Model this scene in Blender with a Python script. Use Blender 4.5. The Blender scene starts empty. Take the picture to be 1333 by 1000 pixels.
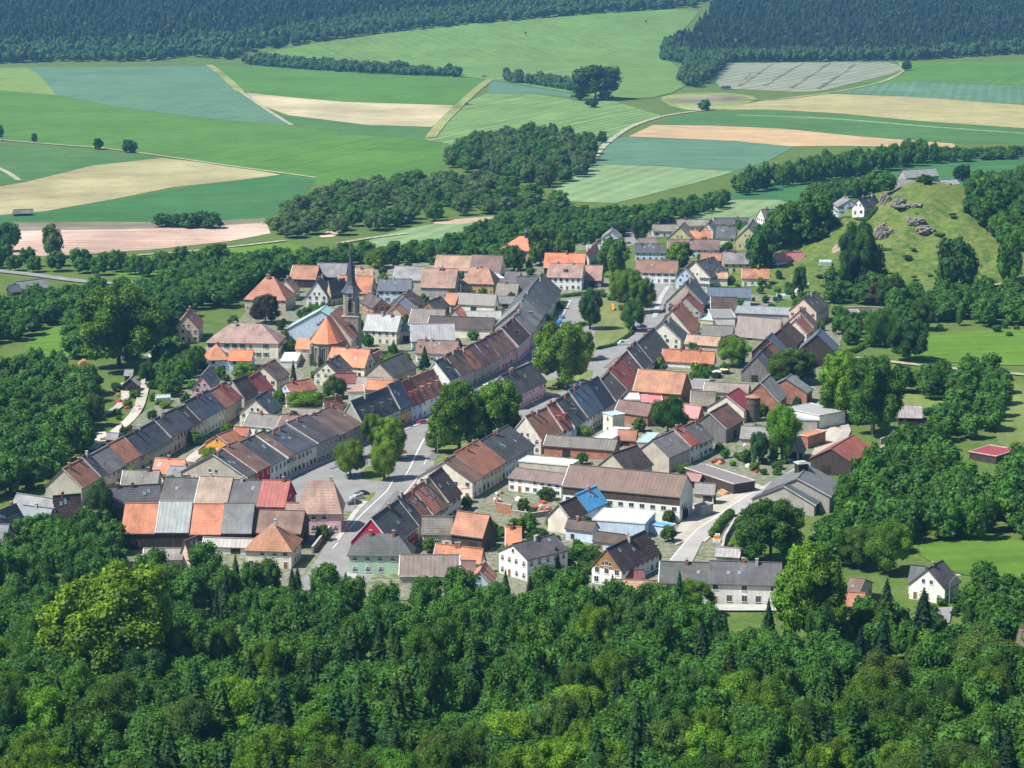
import bpy, math, random
import numpy as np
from mathutils import Vector, Matrix
rnd = random.Random(7)
S = bpy.context.scene
COL = S.collection
# ------------------------------------------------------------------ camera model
H = 165.0; FPX = 3000.0; TH = math.atan(595.0/3000.0)
CT, ST = math.cos(TH), math.sin(TH)
HCX, HCY = 204.0, 1158.0
SUN_AZ = math.radians(22); SUN_EL = math.radians(54)   # sun stands to the left and a little behind the viewer

def gz(x, y):
    x = np.asarray(x, float); y = np.asarray(y, float)
    dx = x-HCX; dy = y-HCY
    h = 19*np.exp(-((dx/42)**2+(dy/48)**2)) + 17*np.exp(-(((dx+4)/88)**2+((dy+12)/72)**2))
    h = h + 8*np.exp(-(((x-270)/60)**2+((y-1085)/60)**2)) + 8*np.exp(-(((x-150)/40)**2+((y-1215)/60)**2))
    h = h + 0*x
    h = h + 12*np.exp(-(((x-262)/45)**2+((y-1180)/60)**2))
    h = np.maximum(h-.5, 0)
    h = h + np.where(y < 560, 0.00047*(560-np.minimum(y, 560))**2, 0)
    far = np.clip(y-(2830+0.1*x), 0, None)
    h = h + far*0.11*np.clip(far/200, 0, 1)
    return h
def gz1(x, y): return float(gz(x, y))
def ray(px, py):
    a = (px-666.5)/FPX; b = (500-py)/FPX
    return np.array([a, CT+b*ST, -ST+b*CT])
def at(px, py, z=0.0):
    d = ray(px, py); t = (z-H)/d[2]
    return np.array([d[0]*t, d[1]*t, z])
def hit(px, py):
    d = ray(px, py)
    t = np.linspace(150, 5600, 10901)
    zz = H+d[2]*t; g = gz(d[0]*t, d[1]*t)
    k = np.argmax(zz <= g)
    if k == 0: return at(px, py, 0)
    t0, t1 = t[k-1], t[k]
    for _ in range(14):
        m = (t0+t1)/2
        if H+d[2]*m <= gz(d[0]*m, d[1]*m): t1 = m
        else: t0 = m
    return np.array([d[0]*t1, d[1]*t1, H+d[2]*t1])
def proj(P):
    P = np.asarray(P, float)
    q = P-np.array([0, 0, H])
    dep = q[..., 1]*CT-q[..., 2]*ST; up = q[..., 1]*ST+q[..., 2]*CT
    return 666.5+FPX*q[..., 0]/dep, 500-FPX*up/dep
def scale_at(P): return FPX/(P[1]*CT-(P[2]-H)*ST)

# ------------------------------------------------------------------ materials
def newmat(name):
    m = bpy.data.materials.new(name); m.use_nodes = True
    nt = m.node_tree; nt.nodes.clear()
    out = nt.nodes.new('ShaderNodeOutputMaterial'); b = nt.nodes.new('ShaderNodeBsdfPrincipled')
    nt.links.new(b.outputs[0], out.inputs[0])
    return m, nt, b
def nd(nt, t, **k):
    n = nt.nodes.new(t)
    for a, v in k.items(): setattr(n, a, v)
    return n
def noise(nt, vec, scale, detail=3, rough=.55):
    n = nd(nt, 'ShaderNodeTexNoise'); n.inputs['Scale'].default_value = scale
    n.inputs['Detail'].default_value = detail; n.inputs['Roughness'].default_value = rough
    if vec: nt.links.new(vec, n.inputs['Vector'])
    return n.outputs['Fac']
def rng(nt, v, a, b, lo=.3, hi=.7):
    n = nd(nt, 'ShaderNodeMapRange'); nt.links.new(v, n.inputs[0])
    n.inputs[1].default_value = lo; n.inputs[2].default_value = hi
    n.inputs[3].default_value = a; n.inputs[4].default_value = b
    return n.outputs[0]
def mth(nt, op, a, b):
    n = nd(nt, 'ShaderNodeMath', operation=op)
    for i, v in enumerate((a, b)):
        if hasattr(v, 'links'): nt.links.new(v, n.inputs[i])
        else: n.inputs[i].default_value = v
    return n.outputs[0]
def mixc(nt, f, a, b, mode='MIX'):
    n = nd(nt, 'ShaderNodeMix', data_type='RGBA', blend_type=mode)
    for i, v in ((0, f), (6, a), (7, b)):
        if hasattr(v, 'links'): nt.links.new(v, n.inputs[i])
        elif i == 0: n.inputs[0].default_value = v
        else: n.inputs[i].default_value = (*v[:3], 1)
    return n.outputs[2]
def mul(nt, col, fac):
    n = nd(nt, 'ShaderNodeVectorMath', operation='SCALE')
    if hasattr(col, 'links'): nt.links.new(col, n.inputs[0])
    else: n.inputs[0].default_value = col[:3]
    if hasattr(fac, 'links'): nt.links.new(fac, n.inputs['Scale'])
    else: n.inputs['Scale'].default_value = fac
    return n.outputs[0]
def mapped(nt, out, sc=(1, 1, 1), rot=(0, 0, 0)):
    m = nd(nt, 'ShaderNodeMapping'); nt.links.new(out, m.inputs[0])
    m.inputs['Scale'].default_value = sc; m.inputs['Rotation'].default_value = rot
    return m.outputs[0]
def worldpos(nt): return nd(nt, 'ShaderNodeNewGeometry').outputs['Position']
MAT = {}
def simple(name, col, rough=.8, var=.25, sc=.6, metal=0, bump=0, spec=.3):
    if name in MAT: return MAT[name]
    m, nt, b = newmat(name)
    f = rng(nt, noise(nt, worldpos(nt), sc, 4), 1-var, 1+var)
    nt.links.new(mul(nt, col, f), b.inputs['Base Color'])
    b.inputs['Roughness'].default_value = rough; b.inputs['Metallic'].default_value = metal
    b.inputs['Specular IOR Level'].default_value = spec
    MAT[name] = m; return m

def m_roof():
    m, nt, b = newmat('roof_tiles')
    uv = nd(nt, 'ShaderNodeUVMap', uv_map='UVMap').outputs[0]
    oi = nd(nt, 'ShaderNodeObjectInfo')
    off = nd(nt, 'ShaderNodeVectorMath', operation='ADD'); nt.links.new(uv, off.inputs[0])
    sc = nd(nt, 'ShaderNodeVectorMath', operation='SCALE'); nt.links.new(oi.outputs['Location'], sc.inputs[0]); sc.inputs['Scale'].default_value = .37
    nt.links.new(sc.outputs[0], off.inputs[1]); v = off.outputs[0]
    big = rng(nt, noise(nt, v, .22, 3), .7, 1.3)
    streak = rng(nt, noise(nt, mapped(nt, v, (1.6, .22, 1)), 1.0, 3), .86, 1.16)
    spot = rng(nt, noise(nt, v, 2.2, 2, .7), .84, 1.16)
    w = nd(nt, 'ShaderNodeTexWave', wave_type='BANDS', bands_direction='Y'); nt.links.new(uv, w.inputs[0])
    w.inputs['Scale'].default_value = .45; w.inputs['Distortion'].default_value = .6
    course = rng(nt, w.outputs['Fac'], .9, 1.06, 0, 1)
    f = mth(nt, 'MULTIPLY', mth(nt, 'MULTIPLY', big, streak), mth(nt, 'MULTIPLY', spot, course))
    lich = mixc(nt, rng(nt, noise(nt, v, .5, 5, .7), 0, .45, .54, .75), oi.outputs['Color'], (.17, .155, .125))
    nt.links.new(mul(nt, lich, f), b.inputs['Base Color'])
    b.inputs['Roughness'].default_value = .62; b.inputs['Specular IOR Level'].default_value = .35
    bp = nd(nt, 'ShaderNodeBump'); bp.inputs['Strength'].default_value = .35; bp.inputs['Distance'].default_value = .08
    nt.links.new(w.outputs['Fac'], bp.inputs['Height']); nt.links.new(bp.outputs[0], b.inputs['Normal'])
    return m
def m_sheet():
    m, nt, b = newmat('roof_sheeting')
    uv = nd(nt, 'ShaderNodeUVMap', uv_map='UVMap').outputs[0]
    oi = nd(nt, 'ShaderNodeObjectInfo')
    w = nd(nt, 'ShaderNodeTexWave', wave_type='BANDS', bands_direction='X'); nt.links.new(uv, w.inputs[0])
    w.inputs['Scale'].default_value = .28; w.inputs['Distortion'].default_value = .3
    streak = rng(nt, noise(nt, mapped(nt, uv, (1.2, .12, 1)), 1.0, 4), .82, 1.16)
    big = rng(nt, noise(nt, uv, .25, 3), .8, 1.2)
    f = mth(nt, 'MULTIPLY', mth(nt, 'MULTIPLY', streak, big), rng(nt, w.outputs['Fac'], .88, 1.08, 0, 1))
    c = mixc(nt, rng(nt, noise(nt, uv, .35, 6, .75), 0, .5, .55, .75), oi.outputs['Color'], (.16, .13, .11))
    nt.links.new(mul(nt, c, f), b.inputs['Base Color'])
    b.inputs['Roughness'].default_value = .5; b.inputs['Specular IOR Level'].default_value = .4
    return m
def m_clean(name, rough):
    m, nt, b = newmat(name)
    oi = nd(nt, 'ShaderNodeObjectInfo')
    f = rng(nt, noise(nt, worldpos(nt), .8, 3), .9, 1.08)
    nt.links.new(mul(nt, oi.outputs['Color'], f), b.inputs['Base Color']); b.inputs['Roughness'].default_value = rough
    return m
def m_wall():
    m, nt, b = newmat('plaster')
    oi = nd(nt, 'ShaderNodeObjectInfo'); p = worldpos(nt)
    f = mth(nt, 'MULTIPLY', rng(nt, noise(nt, p, .35, 4), .84, 1.1), rng(nt, noise(nt, mapped(nt, p, (1.5, 1.5, .15)), 1.2, 3), .88, 1.08))
    c = mixc(nt, rng(nt, noise(nt, p, .9, 5, .7), 0, .35, .55, .8), oi.outputs['Color'], (.2, .18, .15))
    nt.links.new(mul(nt, c, f), b.inputs['Base Color']); b.inputs['Roughness'].default_value = .9
    b.inputs['Specular IOR Level'].default_value = .15
    return m
def m_boards():
    m, nt, b = newmat('wall_boards')
    oi = nd(nt, 'ShaderNodeObjectInfo'); p = nd(nt, 'ShaderNodeTexCoord').outputs['Object']
    f = rng(nt, noise(nt, mapped(nt, p, (3.2, 3.2, .2)), 1.3, 3), .55, 1.45)
    nt.links.new(mul(nt, oi.outputs['Color'], f), b.inputs['Base Color']); b.inputs['Roughness'].default_value = .9
    return m
def m_brick(name='wall_bricks'):
    m, nt, b = newmat(name)
    oi = nd(nt, 'ShaderNodeObjectInfo'); p = worldpos(nt)
    v = nd(nt, 'ShaderNodeTexVoronoi'); v.inputs['Scale'].default_value = 2.2
    nt.links.new(mapped(nt, p, (1, 1, 2.2)), v.inputs[0])
    sep = nd(nt, 'ShaderNodeSeparateColor'); nt.links.new(v.outputs['Color'], sep.inputs[0])
    f = mth(nt, 'MULTIPLY', rng(nt, sep.outputs[0], .75, 1.25, 0, 1), rng(nt, noise(nt, p, .4, 4), .75, 1.2))
    nt.links.new(mul(nt, oi.outputs['Color'], f), b.inputs['Base Color']); b.inputs['Roughness'].default_value = .95
    b.inputs['Specular IOR Level'].default_value = .1
    return m
def m_leaf():
    m, nt, b = newmat('foliage')
    nt.nodes.remove(b)
    oi = nd(nt, 'ShaderNodeObjectInfo'); p = worldpos(nt)
    f = mth(nt, 'MULTIPLY', rng(nt, noise(nt, p, .45, 3), .6, 1.32), rng(nt, noise(nt, p, 2.4, 2), .66, 1.34))
    f = mth(nt, 'MULTIPLY', f, rng(nt, noise(nt, p, .085, 2), .62, 1.2, .36, .64))
    hue = mixc(nt, rng(nt, noise(nt, p, .12, 3), 0, .55, .42, .68), oi.outputs['Color'], (.105, .19, .010))
    c = mul(nt, hue, f)
    d = nd(nt, 'ShaderNodeBsdfDiffuse'); t = nd(nt, 'ShaderNodeBsdfTranslucent'); g = nd(nt, 'ShaderNodeBsdfGlossy'); g.inputs['Roughness'].default_value = .55
    g.inputs['Color'].default_value = (.8, .9, 1, 1)
    nt.links.new(c, d.inputs[0]); nt.links.new(mixc(nt, .45, c, (.15, .25, .005)), t.inputs[0])
    m1 = nd(nt, 'ShaderNodeMixShader'); m1.inputs[0].default_value = .3
    nt.links.new(d.outputs[0], m1.inputs[1]); nt.links.new(t.outputs[0], m1.inputs[2])
    m2 = nd(nt, 'ShaderNodeMixShader'); m2.inputs[0].default_value = .012
    nt.links.new(m1.outputs[0], m2.inputs[1]); nt.links.new(g.outputs[0], m2.inputs[2])
    out = [n for n in nt.nodes if n.type == 'OUTPUT_MATERIAL'][0]
    nt.links.new(m2.outputs[0], out.inputs[0])
    return m
def m_grass(name, cols, sc=.02):
    m, nt, b = newmat(name); p = worldpos(nt)
    a = rng(nt, noise(nt, p, sc, 5), 0, 1, .35, .65); a2 = rng(nt, noise(nt, p, sc*6, 4), 0, 1, .35, .65)
    c = mixc(nt, a2, mixc(nt, a, cols[0], cols[1]), cols[2])
    f = rng(nt, noise(nt, p, .8, 4, .7), .72, 1.28)
    nt.links.new(mul(nt, c, f), b.inputs['Base Color']); b.inputs['Roughness'].default_value = 1
    b.inputs['Specular IOR Level'].default_value = .05
    return m
def m_field(name, col, ang, stripe, width, col2=None, blot=.12):
    """ploughed / sown field: drill lines along one direction"""
    m, nt, b = newmat(name); p = worldpos(nt)
    q = mapped(nt, p, (1, 1, 1), (0, 0, math.radians(ang)))
    w = nd(nt, 'ShaderNodeTexWave', wave_type='BANDS', bands_direction='X'); nt.links.new(q, w.inputs[0])
    w.inputs['Scale'].default_value = .314/width; w.inputs['Distortion'].default_value = 1.2; w.inputs['Detail'].default_value = 2
    w.inputs['Detail Scale'].default_value = .3
    st = rng(nt, noise(nt, mapped(nt, q, (.12, .004, 1)), 1.0, 3), 1-stripe, 1+stripe)
    f = mth(nt, 'MULTIPLY', mth(nt, 'MULTIPLY', rng(nt, w.outputs['Fac'], 1-stripe, 1+stripe, 0, 1), st),
            mth(nt, 'MULTIPLY', rng(nt, noise(nt, p, .011, 4), 1-blot, 1+blot), rng(nt, noise(nt, p, .25, 4, .7), .9, 1.1)))
    w2 = nd(nt, 'ShaderNodeTexWave', wave_type='BANDS', bands_direction='X'); nt.links.new(q, w2.inputs[0])
    w2.inputs['Scale'].default_value = .314/34; w2.inputs['Distortion'].default_value = .5; w2.inputs['Detail Scale'].default_value = .2
    f = mth(nt, 'MULTIPLY', f, rng(nt, w2.outputs['Fac'], 1, .93, .93, .99))
    f = mth(nt, 'MULTIPLY', f, rng(nt, noise(nt, p, .045, 5, .65), .86, 1.14))
    c = mixc(nt, rng(nt, noise(nt, p, .008, 4), 0, .9), col, col2 or tuple(v*1.12 for v in col))
    nt.links.new(mul(nt, c, f), b.inputs['Base Color']); b.inputs['Roughness'].default_value = 1
    b.inputs['Specular IOR Level'].default_value = .03
    return m
def m_rock():
    m, nt, b = newmat('rock'); p = worldpos(nt)
    c = mixc(nt, rng(nt, noise(nt, p, .5, 5), 0, 1), (.095, .088, .072), (.30, .27, .22))
    nt.links.new(mul(nt, c, rng(nt, noise(nt, mapped(nt, p, (1, 1, 2)), 1.4, 4, .7), .6, 1.3)), b.inputs['Base Color']); b.inputs['Roughness'].default_value = .95
    return m
MAT.update(roof=m_roof(), sheet=m_sheet(), clean=m_clean('painted', .5), wall=m_wall(), boards=m_boards(), brick=m_brick(), leaf=m_leaf(), rock=m_rock())
simple('verge_pale', (.62, .61, .58)); simple('verge_dark', (.13, .11, .10)); simple('bark', (.09, .07, .05))
simple('frame_white', (.75, .75, .73)); simple('glass', (.035, .045, .055), .15, .1, spec=.6); simple('sky_glass', (.2, .27, .33), .15, .1, spec=.8)
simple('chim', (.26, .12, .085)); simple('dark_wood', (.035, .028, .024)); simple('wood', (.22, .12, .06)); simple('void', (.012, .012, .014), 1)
simple('metal', (.35, .37, .38), .4, metal=.4); simple('tyre', (.02, .02, .02)); simple('asphalt', (.235, .235, .23), .9, .14, .12)
simple('concrete', (.42, .41, .38), .9, .15, .25); simple('paint', (.8, .8, .78)); simple('stone', (.27, .245, .2), .95, .3, .9)

# ------------------------------------------------------------------ objects
def link(o, parent=None):
    COL.objects.link(o)
    if parent is not None: o.parent = parent
    return o
def mesh(name, verts, faces, mats, fm=None, uvs=None, smooth=False):
    me = bpy.data.meshes.new(name)
    me.from_pydata([tuple(map(float, v)) for v in verts], [], faces)
    for m in mats: me.materials.append(MAT[m] if isinstance(m, str) else m)
    if fm is not None: me.polygons.foreach_set('material_index', fm)
    if uvs is not None:
        l = me.uv_layers.new(name='UVMap'); flat = []
        for p in me.polygons:
            flat += [c for li in p.vertices for c in uvs[p.index](verts[li])]
        l.data.foreach_set('uv', flat)
    if smooth: me.polygons.foreach_set('use_smooth', [True]*len(me.polygons))
    me.update(); return me
def ob(name, me, parent=None, color=None, loc=None):
    o = bpy.data.objects.new(name, me)
    if color is not None: o.color = (*color[:3], 1)
    if loc is not None: o.location = loc
    return link(o, parent)
def tag(o, label=None, cat=None, group=None, kind=None):
    for k, v in (('label', label), ('category', cat), ('group', group), ('kind', kind)):
        if v: o[k] = v
    return o
def empty(name, loc):
    o = bpy.data.objects.new(name, None); o.empty_display_size = .5; o.location = [float(v) for v in loc]
    return link(o)
class MB:
    def __init__(s): s.v = []; s.f = []; s.m = []
    def poly(s, pts, m=0):
        i = len(s.v); s.v += [tuple(map(float, p)) for p in pts]; s.f.append(tuple(range(i, i+len(pts)))); s.m.append(m)
    def box(s, o, X, Y, Z, m=0):
        """box from corner o with edge vectors X, Y, Z (right handed)"""
        o, X, Y, Z = (np.asarray(t, float) for t in (o, X, Y, Z))
        i = len(s.v); P = [o, o+X, o+X+Y, o+Y, o+Z, o+X+Z, o+X+Y+Z, o+Y+Z]
        s.v += [tuple(p) for p in P]
        s.f += [tuple(i+k for k in q) for q in ((0, 3, 2, 1), (4, 5, 6, 7), (0, 1, 5, 4), (1, 2, 6, 5), (2, 3, 7, 6), (3, 0, 4, 7))]
        s.m += [m]*6
    def cbox(s, c, sx, sy, sz, m=0, rz=0):
        X = np.array([math.cos(rz), math.sin(rz), 0]); Y = np.array([-math.sin(rz), math.cos(rz), 0])
        s.box(np.array(c, float)-X*sx/2-Y*sy/2, X*sx, Y*sy, (0, 0, sz), m)
    def tube(s, p0, p1, r0, r1, n=8, m=0):
        p0 = np.asarray(p0, float); p1 = np.asarray(p1, float); d = p1-p0; d /= np.linalg.norm(d)
        a = np.cross(d, (0, 0, 1) if abs(d[2]) < .9 else (1, 0, 0)); a /= np.linalg.norm(a); b = np.cross(d, a)
        i = len(s.v)
        for (p, r) in ((p0, r0), (p1, r1)):
            for k in range(n):
                t = 2*math.pi*k/n; s.v.append(tuple(p+r*(math.cos(t)*a+math.sin(t)*b)))
        for k in range(n):
            j = (k+1) % n; s.f.append((i+k, i+j, i+n+j, i+n+k)); s.m.append(m)
        s.f.append(tuple(i+n+k for k in range(n))); s.m.append(m)
        s.f.append(tuple(i+k for k in range(n-1, -1, -1))); s.m.append(m)
    def mesh(s, name, mats, smooth=False): return mesh(name, s.v, s.f, mats, s.m, smooth=smooth)
    def obj(s, name, mats, parent=None, color=None, loc=None, smooth=False): return ob(name, s.mesh(name, mats, smooth), parent, color, loc)
SUN = 5.0; SKY = .078; EXPO = 0.62; HAZE = .00008
# ------------------------------------------------------------------ buildings
ROOF = dict(  # colour, material, words
 S=((.088,.09,.097),'roof','dark slate'), K=((.02,.03,.055),'clean','navy panelled'), D=((.10,.10,.10),'roof','charcoal grey'), G=((.24,.235,.225),'roof','mid grey'),
 L=((.38,.39,.39),'sheet','pale grey'), W=((.82,.80,.78),'clean','white flat'), B=((.19,.115,.095),'roof','brown'), N=((.085,.055,.048),'roof','dark brown'),
 Y=((.215,.115,.095),'sheet','rust brown'), P=((.39,.25,.19),'roof','dusty pink tiled'), O=((.58,.215,.115),'roof','orange tiled'), R=((.37,.10,.07),'roof','red tiled'), T=((.38,.175,.105),'roof','weathered terracotta'),
 M=((.30,.05,.06),'sheet','maroon sheet'), C=((.10,.36,.68),'clean','bright blue'), A=((.38,.55,.55),'clean','pale aqua'), U=((.12,.15,.19),'sheet','blue-grey'), X=((.20,.18,.165),'sheet','brownish grey'),
 Z=((.34,.12,.11),'sheet','rusty red sheet'), J=((.55,.20,.20),'clean','pink sheet'))
WALL = dict(
 w=((.80,.79,.77),'wall','white'), c=((.74,.69,.58),'wall','cream'), y=((.62,.54,.30),'wall','yellow'), g=((.40,.38,.35),'wall','grey'), t=((.50,.455,.38),'wall','beige stone'),
 k=((.05,.036,.03),'boards','dark timber'), b=((.36,.17,.115),'brick','brick'), p=((.68,.42,.45),'wall','pink'), l=((.55,.66,.80),'wall','pale blue'), m=((.40,.58,.45),'wall','mint green'),
 r=((.42,.03,.06),'wall','crimson'), o=((.80,.36,.06),'wall','orange'), h=((.55,.37,.12),'wall','ochre'), d=((.17,.16,.155),'boards','grey timber'), q=((.68,.53,.42),'wall','peach'))
KIND = dict(h=('house', 'house'), b=('barn', 'barn'), s=('shed', 'shed'), g=('garage', 'garage'), f=('farm_building', 'farm building'), u=('outbuilding', 'outbuilding'), x=('factory_hall', 'factory hall'))

def window_mesh():
    b = MB()
    b.box((-.5, 0, 0), (1, 0, 0), (0, 1, 0), (0, 0, .05), 0)
    b.box((-.45, .05, .05), (.43, 0, 0), (0, .9, 0), (0, 0, .012), 1)
    b.box((.02, .05, .05), (.43, 0, 0), (0, .9, 0), (0, 0, .012), 1)
    b.box((-.56, -.04, 0), (1.12, 0, 0), (0, .04, 0), (0, 0, .12), 0)
    return b
simple('frame_brown', (.16, .10, .07)); simple('shutter', (.10, .17, .13)); simple('curtain', (.42, .42, .40))
WIN = window_mesh().mesh('window', ['frame_white', 'glass'])
_b = window_mesh(); WIN2 = _b.mesh('window', ['frame_brown', 'glass'])
_b = window_mesh()
for x_ in (-1.0, .56): _b.box((x_, .0, 0), (.44, 0, 0), (0, 1, 0), (0, 0, .06), 2)
WIN3 = _b.mesh('window', ['frame_white', 'glass', 'shutter'])
_b = window_mesh(); _b.box((-.45, .45, .063), (.3, 0, 0), (0, .5, 0), (0, 0, .01), 2); _b.box((.15, .45, .063), (.3, 0, 0), (0, .5, 0), (0, 0, .01), 2)
WIN4 = _b.mesh('window', ['frame_white', 'glass', 'curtain'])
b = MB(); b.box((-.5, 0, 0), (1, 0, 0), (0, 1, 0), (0, 0, .06), 0); b.box((-.4, .06, .06), (.8, 0, 0), (0, .85, 0), (0, 0, .02), 1); DOOR = b.mesh('door', ['frame_white', 'wood'])
b = MB(); b.box((-.5, 0, 0), (1, 0, 0), (0, 1, 0), (0, 0, .06), 0)
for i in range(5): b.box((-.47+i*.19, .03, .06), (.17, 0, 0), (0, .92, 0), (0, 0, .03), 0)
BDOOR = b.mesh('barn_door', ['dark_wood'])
b = MB(); b.box((-.5, 0, 0), (1, 0, 0), (0, 1, 0), (0, 0, .12), 0); b.box((-.42, .06, .12), (.84, 0, 0), (0, .88, 0), (0, 0, .02), 1); SKYL = b.mesh('skylight', ['metal', 'sky_glass'])
b = MB(); b.cbox((0, 0, -1.1), .75, .6, 2.1, 0); b.cbox((0, 0, 1.0), .9, .75, .12, 1); b.tube((-.15, 0, 1.12), (-.15, 0, 1.4), .11, .11, 6, 0); b.tube((.17, 0, 1.12), (.17, 0, 1.4), .11, .11, 6, 0)
CHIM = b.mesh('chimney', ['chim', 'concrete'])
b = MB(); b.cbox((0, 0, -1.1), .75, .6, 2.1, 0); b.cbox((0, 0, 1.0), .9, .75, .12, 0)
CHIM2 = b.mesh('chimney', ['concrete'])

def frame(o, origin, X, Y, Z, sx=1, sy=1, sz=1):
    X, Y, Z = (np.asarray(t, float)/np.linalg.norm(t) for t in (X, Y, Z))
    M = Matrix(((X[0]*sx, Y[0]*sy, Z[0]*sz, origin[0]), (X[1]*sx, Y[1]*sy, Z[1]*sz, origin[1]), (X[2]*sx, Y[2]*sy, Z[2]*sz, origin[2]), (0, 0, 0, 1)))
    o.matrix_basis = M
FOOT = []      # footprints, to keep trees out
CULL = []      # small parts to test for being seen at all
BUILT = []
UPV = np.array([0, 0, 1.0])

def solve(E1, E2, R, he, pitch=42, inset=0.0, z0=None):
    if z0 is None:
        s = 3000*165/((E1[1]+95)*165)*0+(E1[1]+95)/165
        z0 = float(hit(E1[0], E1[1]+he*s*.97)[2])
        if z0 < .5: z0 = 0.0
    A = at(*E1, z0+he); B = at(*E2, z0+he)
    u = B-A; L = np.linalg.norm(u); u /= L
    best = None
    tp = math.tan(math.radians(pitch))
    ww, rr = np.meshgrid(np.arange(1.5, 14, .1), np.arange(.3, 9, .1))
    for sg in (1, -1):
        if sg < 0 and not R[0] > max(E1[0], E2[0])+5: continue
        n = np.cross(UPV, u)*sg
        P = A+n*ww[..., None]+u*(inset*ww[..., None])+UPV*rr[..., None]
        X, Y = proj(P)
        c = (X-R[0])**2+(Y-R[1])**2+(1.1*(rr-ww*tp))**2+(0 if sg == 1 else 0)
        k = np.unravel_index(np.argmin(c), c.shape)
        if best is None or c[k] < best[0]: best = (c[k], sg, ww[k], rr[k])
    _, sg, w, r = best
    n = np.cross(UPV, u)*sg
    if sg < 0:   # keep a right-handed frame: u x n = up
        A, B = B, A; u = -u
    return A, B, u, n, w, r, L, z0

def wall_windows(root, o, X, N, width, zb, he, opts, gable=0, first=True):
    """windows on one wall: o = ground corner (local), X along, N outward"""
    hr = random.Random(int(abs(root.location.x*13+root.location.y*7)))
    wm_ = hr.choice([WIN, WIN, WIN2, WIN3, WIN4]); ws = hr.uniform(.85, 1.15); wh_ = hr.uniform(.85, 1.1)
    ns = max(1, int(round(he/2.9)))
    nc = int(width/hr.uniform(2.4, 3.2))
    if nc < 1: return
    st = he/ns
    doorcol = rnd.randrange(nc)
    for i in range(ns):
        for k in range(nc):
            if rnd.random() < .07: continue
            c = o+X*((k+.5)*width/nc)+N*.015
            if i == 0 and k == doorcol and first and width > 4:
                d = ob('door', DOOR, root); frame(d, c+UPV*.05, X, UPV, N, 1.2, 2.2); CULL.append((d, root, c+UPV*1.2+N*.3)); continue
            z = i*st+.85
            hh = min(1.45, st-1.1)
            w = ob('window', wm_ if rnd.random() < .8 else WIN4, root); frame(w, c+UPV*z+X*rnd.uniform(-.12, .12), X, UPV, N, 1.25*ws, hh*1.08*wh_); CULL.append((w, root, c+UPV*(z+hh*.6)+N*.3))
    if gable > 2.6:
        for k in ((-.8, .8) if gable > 4 else (0,)):
            c = o+X*(width/2+k*1.3)+N*.015; z = he+.45
            w = ob('window', WIN, root); frame(w, c+UPV*z, X, UPV, N, .9, 1.1); CULL.append((w, root, c+UPV*(z+.7)+N*.3))

def roofmesh(name, A, B, u, n, w, r, o, g0, g1, th, mats, mono=False):
    """gable roof slab as one closed body, local coords. A,B eave corners at the wall."""
    t = r/w
    L = np.linalg.norm(B-A)
    prof = [(-o, -o*t), (w, r), (2*w+o, -o*t), (2*w+o, -o*t-th), (w, r-th*1.15), (-o, -o*t-th)]
    V = []
    for a in (-g0, L+g1):
        for (p, q) in prof: V.append(A+u*a+n*p+UPV*q)
    F = [(0, 6, 7, 1), (1, 7, 8, 2), (2, 8, 9, 3), (3, 9, 10, 4), (4, 10, 11, 5), (5, 11, 6, 0), (0, 1, 4, 5), (1, 2, 3, 4), (7, 6, 11, 10), (8, 7, 10, 9)]
    F = [tuple(reversed(f)) for f in F]
    fm = [0, 0, 1, 1, 1, 1, 1, 1, 1, 1]
    sl = math.sqrt(w*w+r*r)/w
    def uv1(v, s=1):
        d = np.asarray(v)-A; return (float(d@u), float(d@n)*sl)
    return mesh(name, V, F, mats, fm, [uv1]*10)

def hipmesh(name, A, B, u, n, w, r, o, ins, th, mats):
    t = r/w; L = np.linalg.norm(B-A)
    def P(a, p, q): return A+u*a+n*p+UPV*q
    ins = min(ins*w, L/2-.05)
    V = [P(-o, -o, -o*t), P(L+o, -o, -o*t), P(L+o, 2*w+o, -o*t), P(-o, 2*w+o, -o*t), P(ins, w, r), P(L-ins, w, r)]
    V += [v-UPV*th for v in V[:4]]
    F = [(0, 1, 5, 4), (1, 2, 5), (2, 3, 4, 5), (3, 0, 4), (1, 0, 6, 7), (2, 1, 7, 8), (3, 2, 8, 9), (0, 3, 9, 6), (6, 9, 8, 7)]
    def ua(v): d = np.asarray(v)-A; return (float(d@u), float(d@n)*1.3)
    def ub(v): d = np.asarray(v)-A; return (float(d@n), float(d@u)*1.3)
    return mesh(name, V, F, mats, [0, 0, 0, 0, 1, 1, 1, 1, 1], [ua, ub, ua, ub, ua, ub, ua, ub, ua])

def jit(c, a=.08):
    k = 1+rnd.uniform(-a, a); return tuple(max(0, v*k*(1+rnd.uniform(-a*.4, a*.4))) for v in c)

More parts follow.
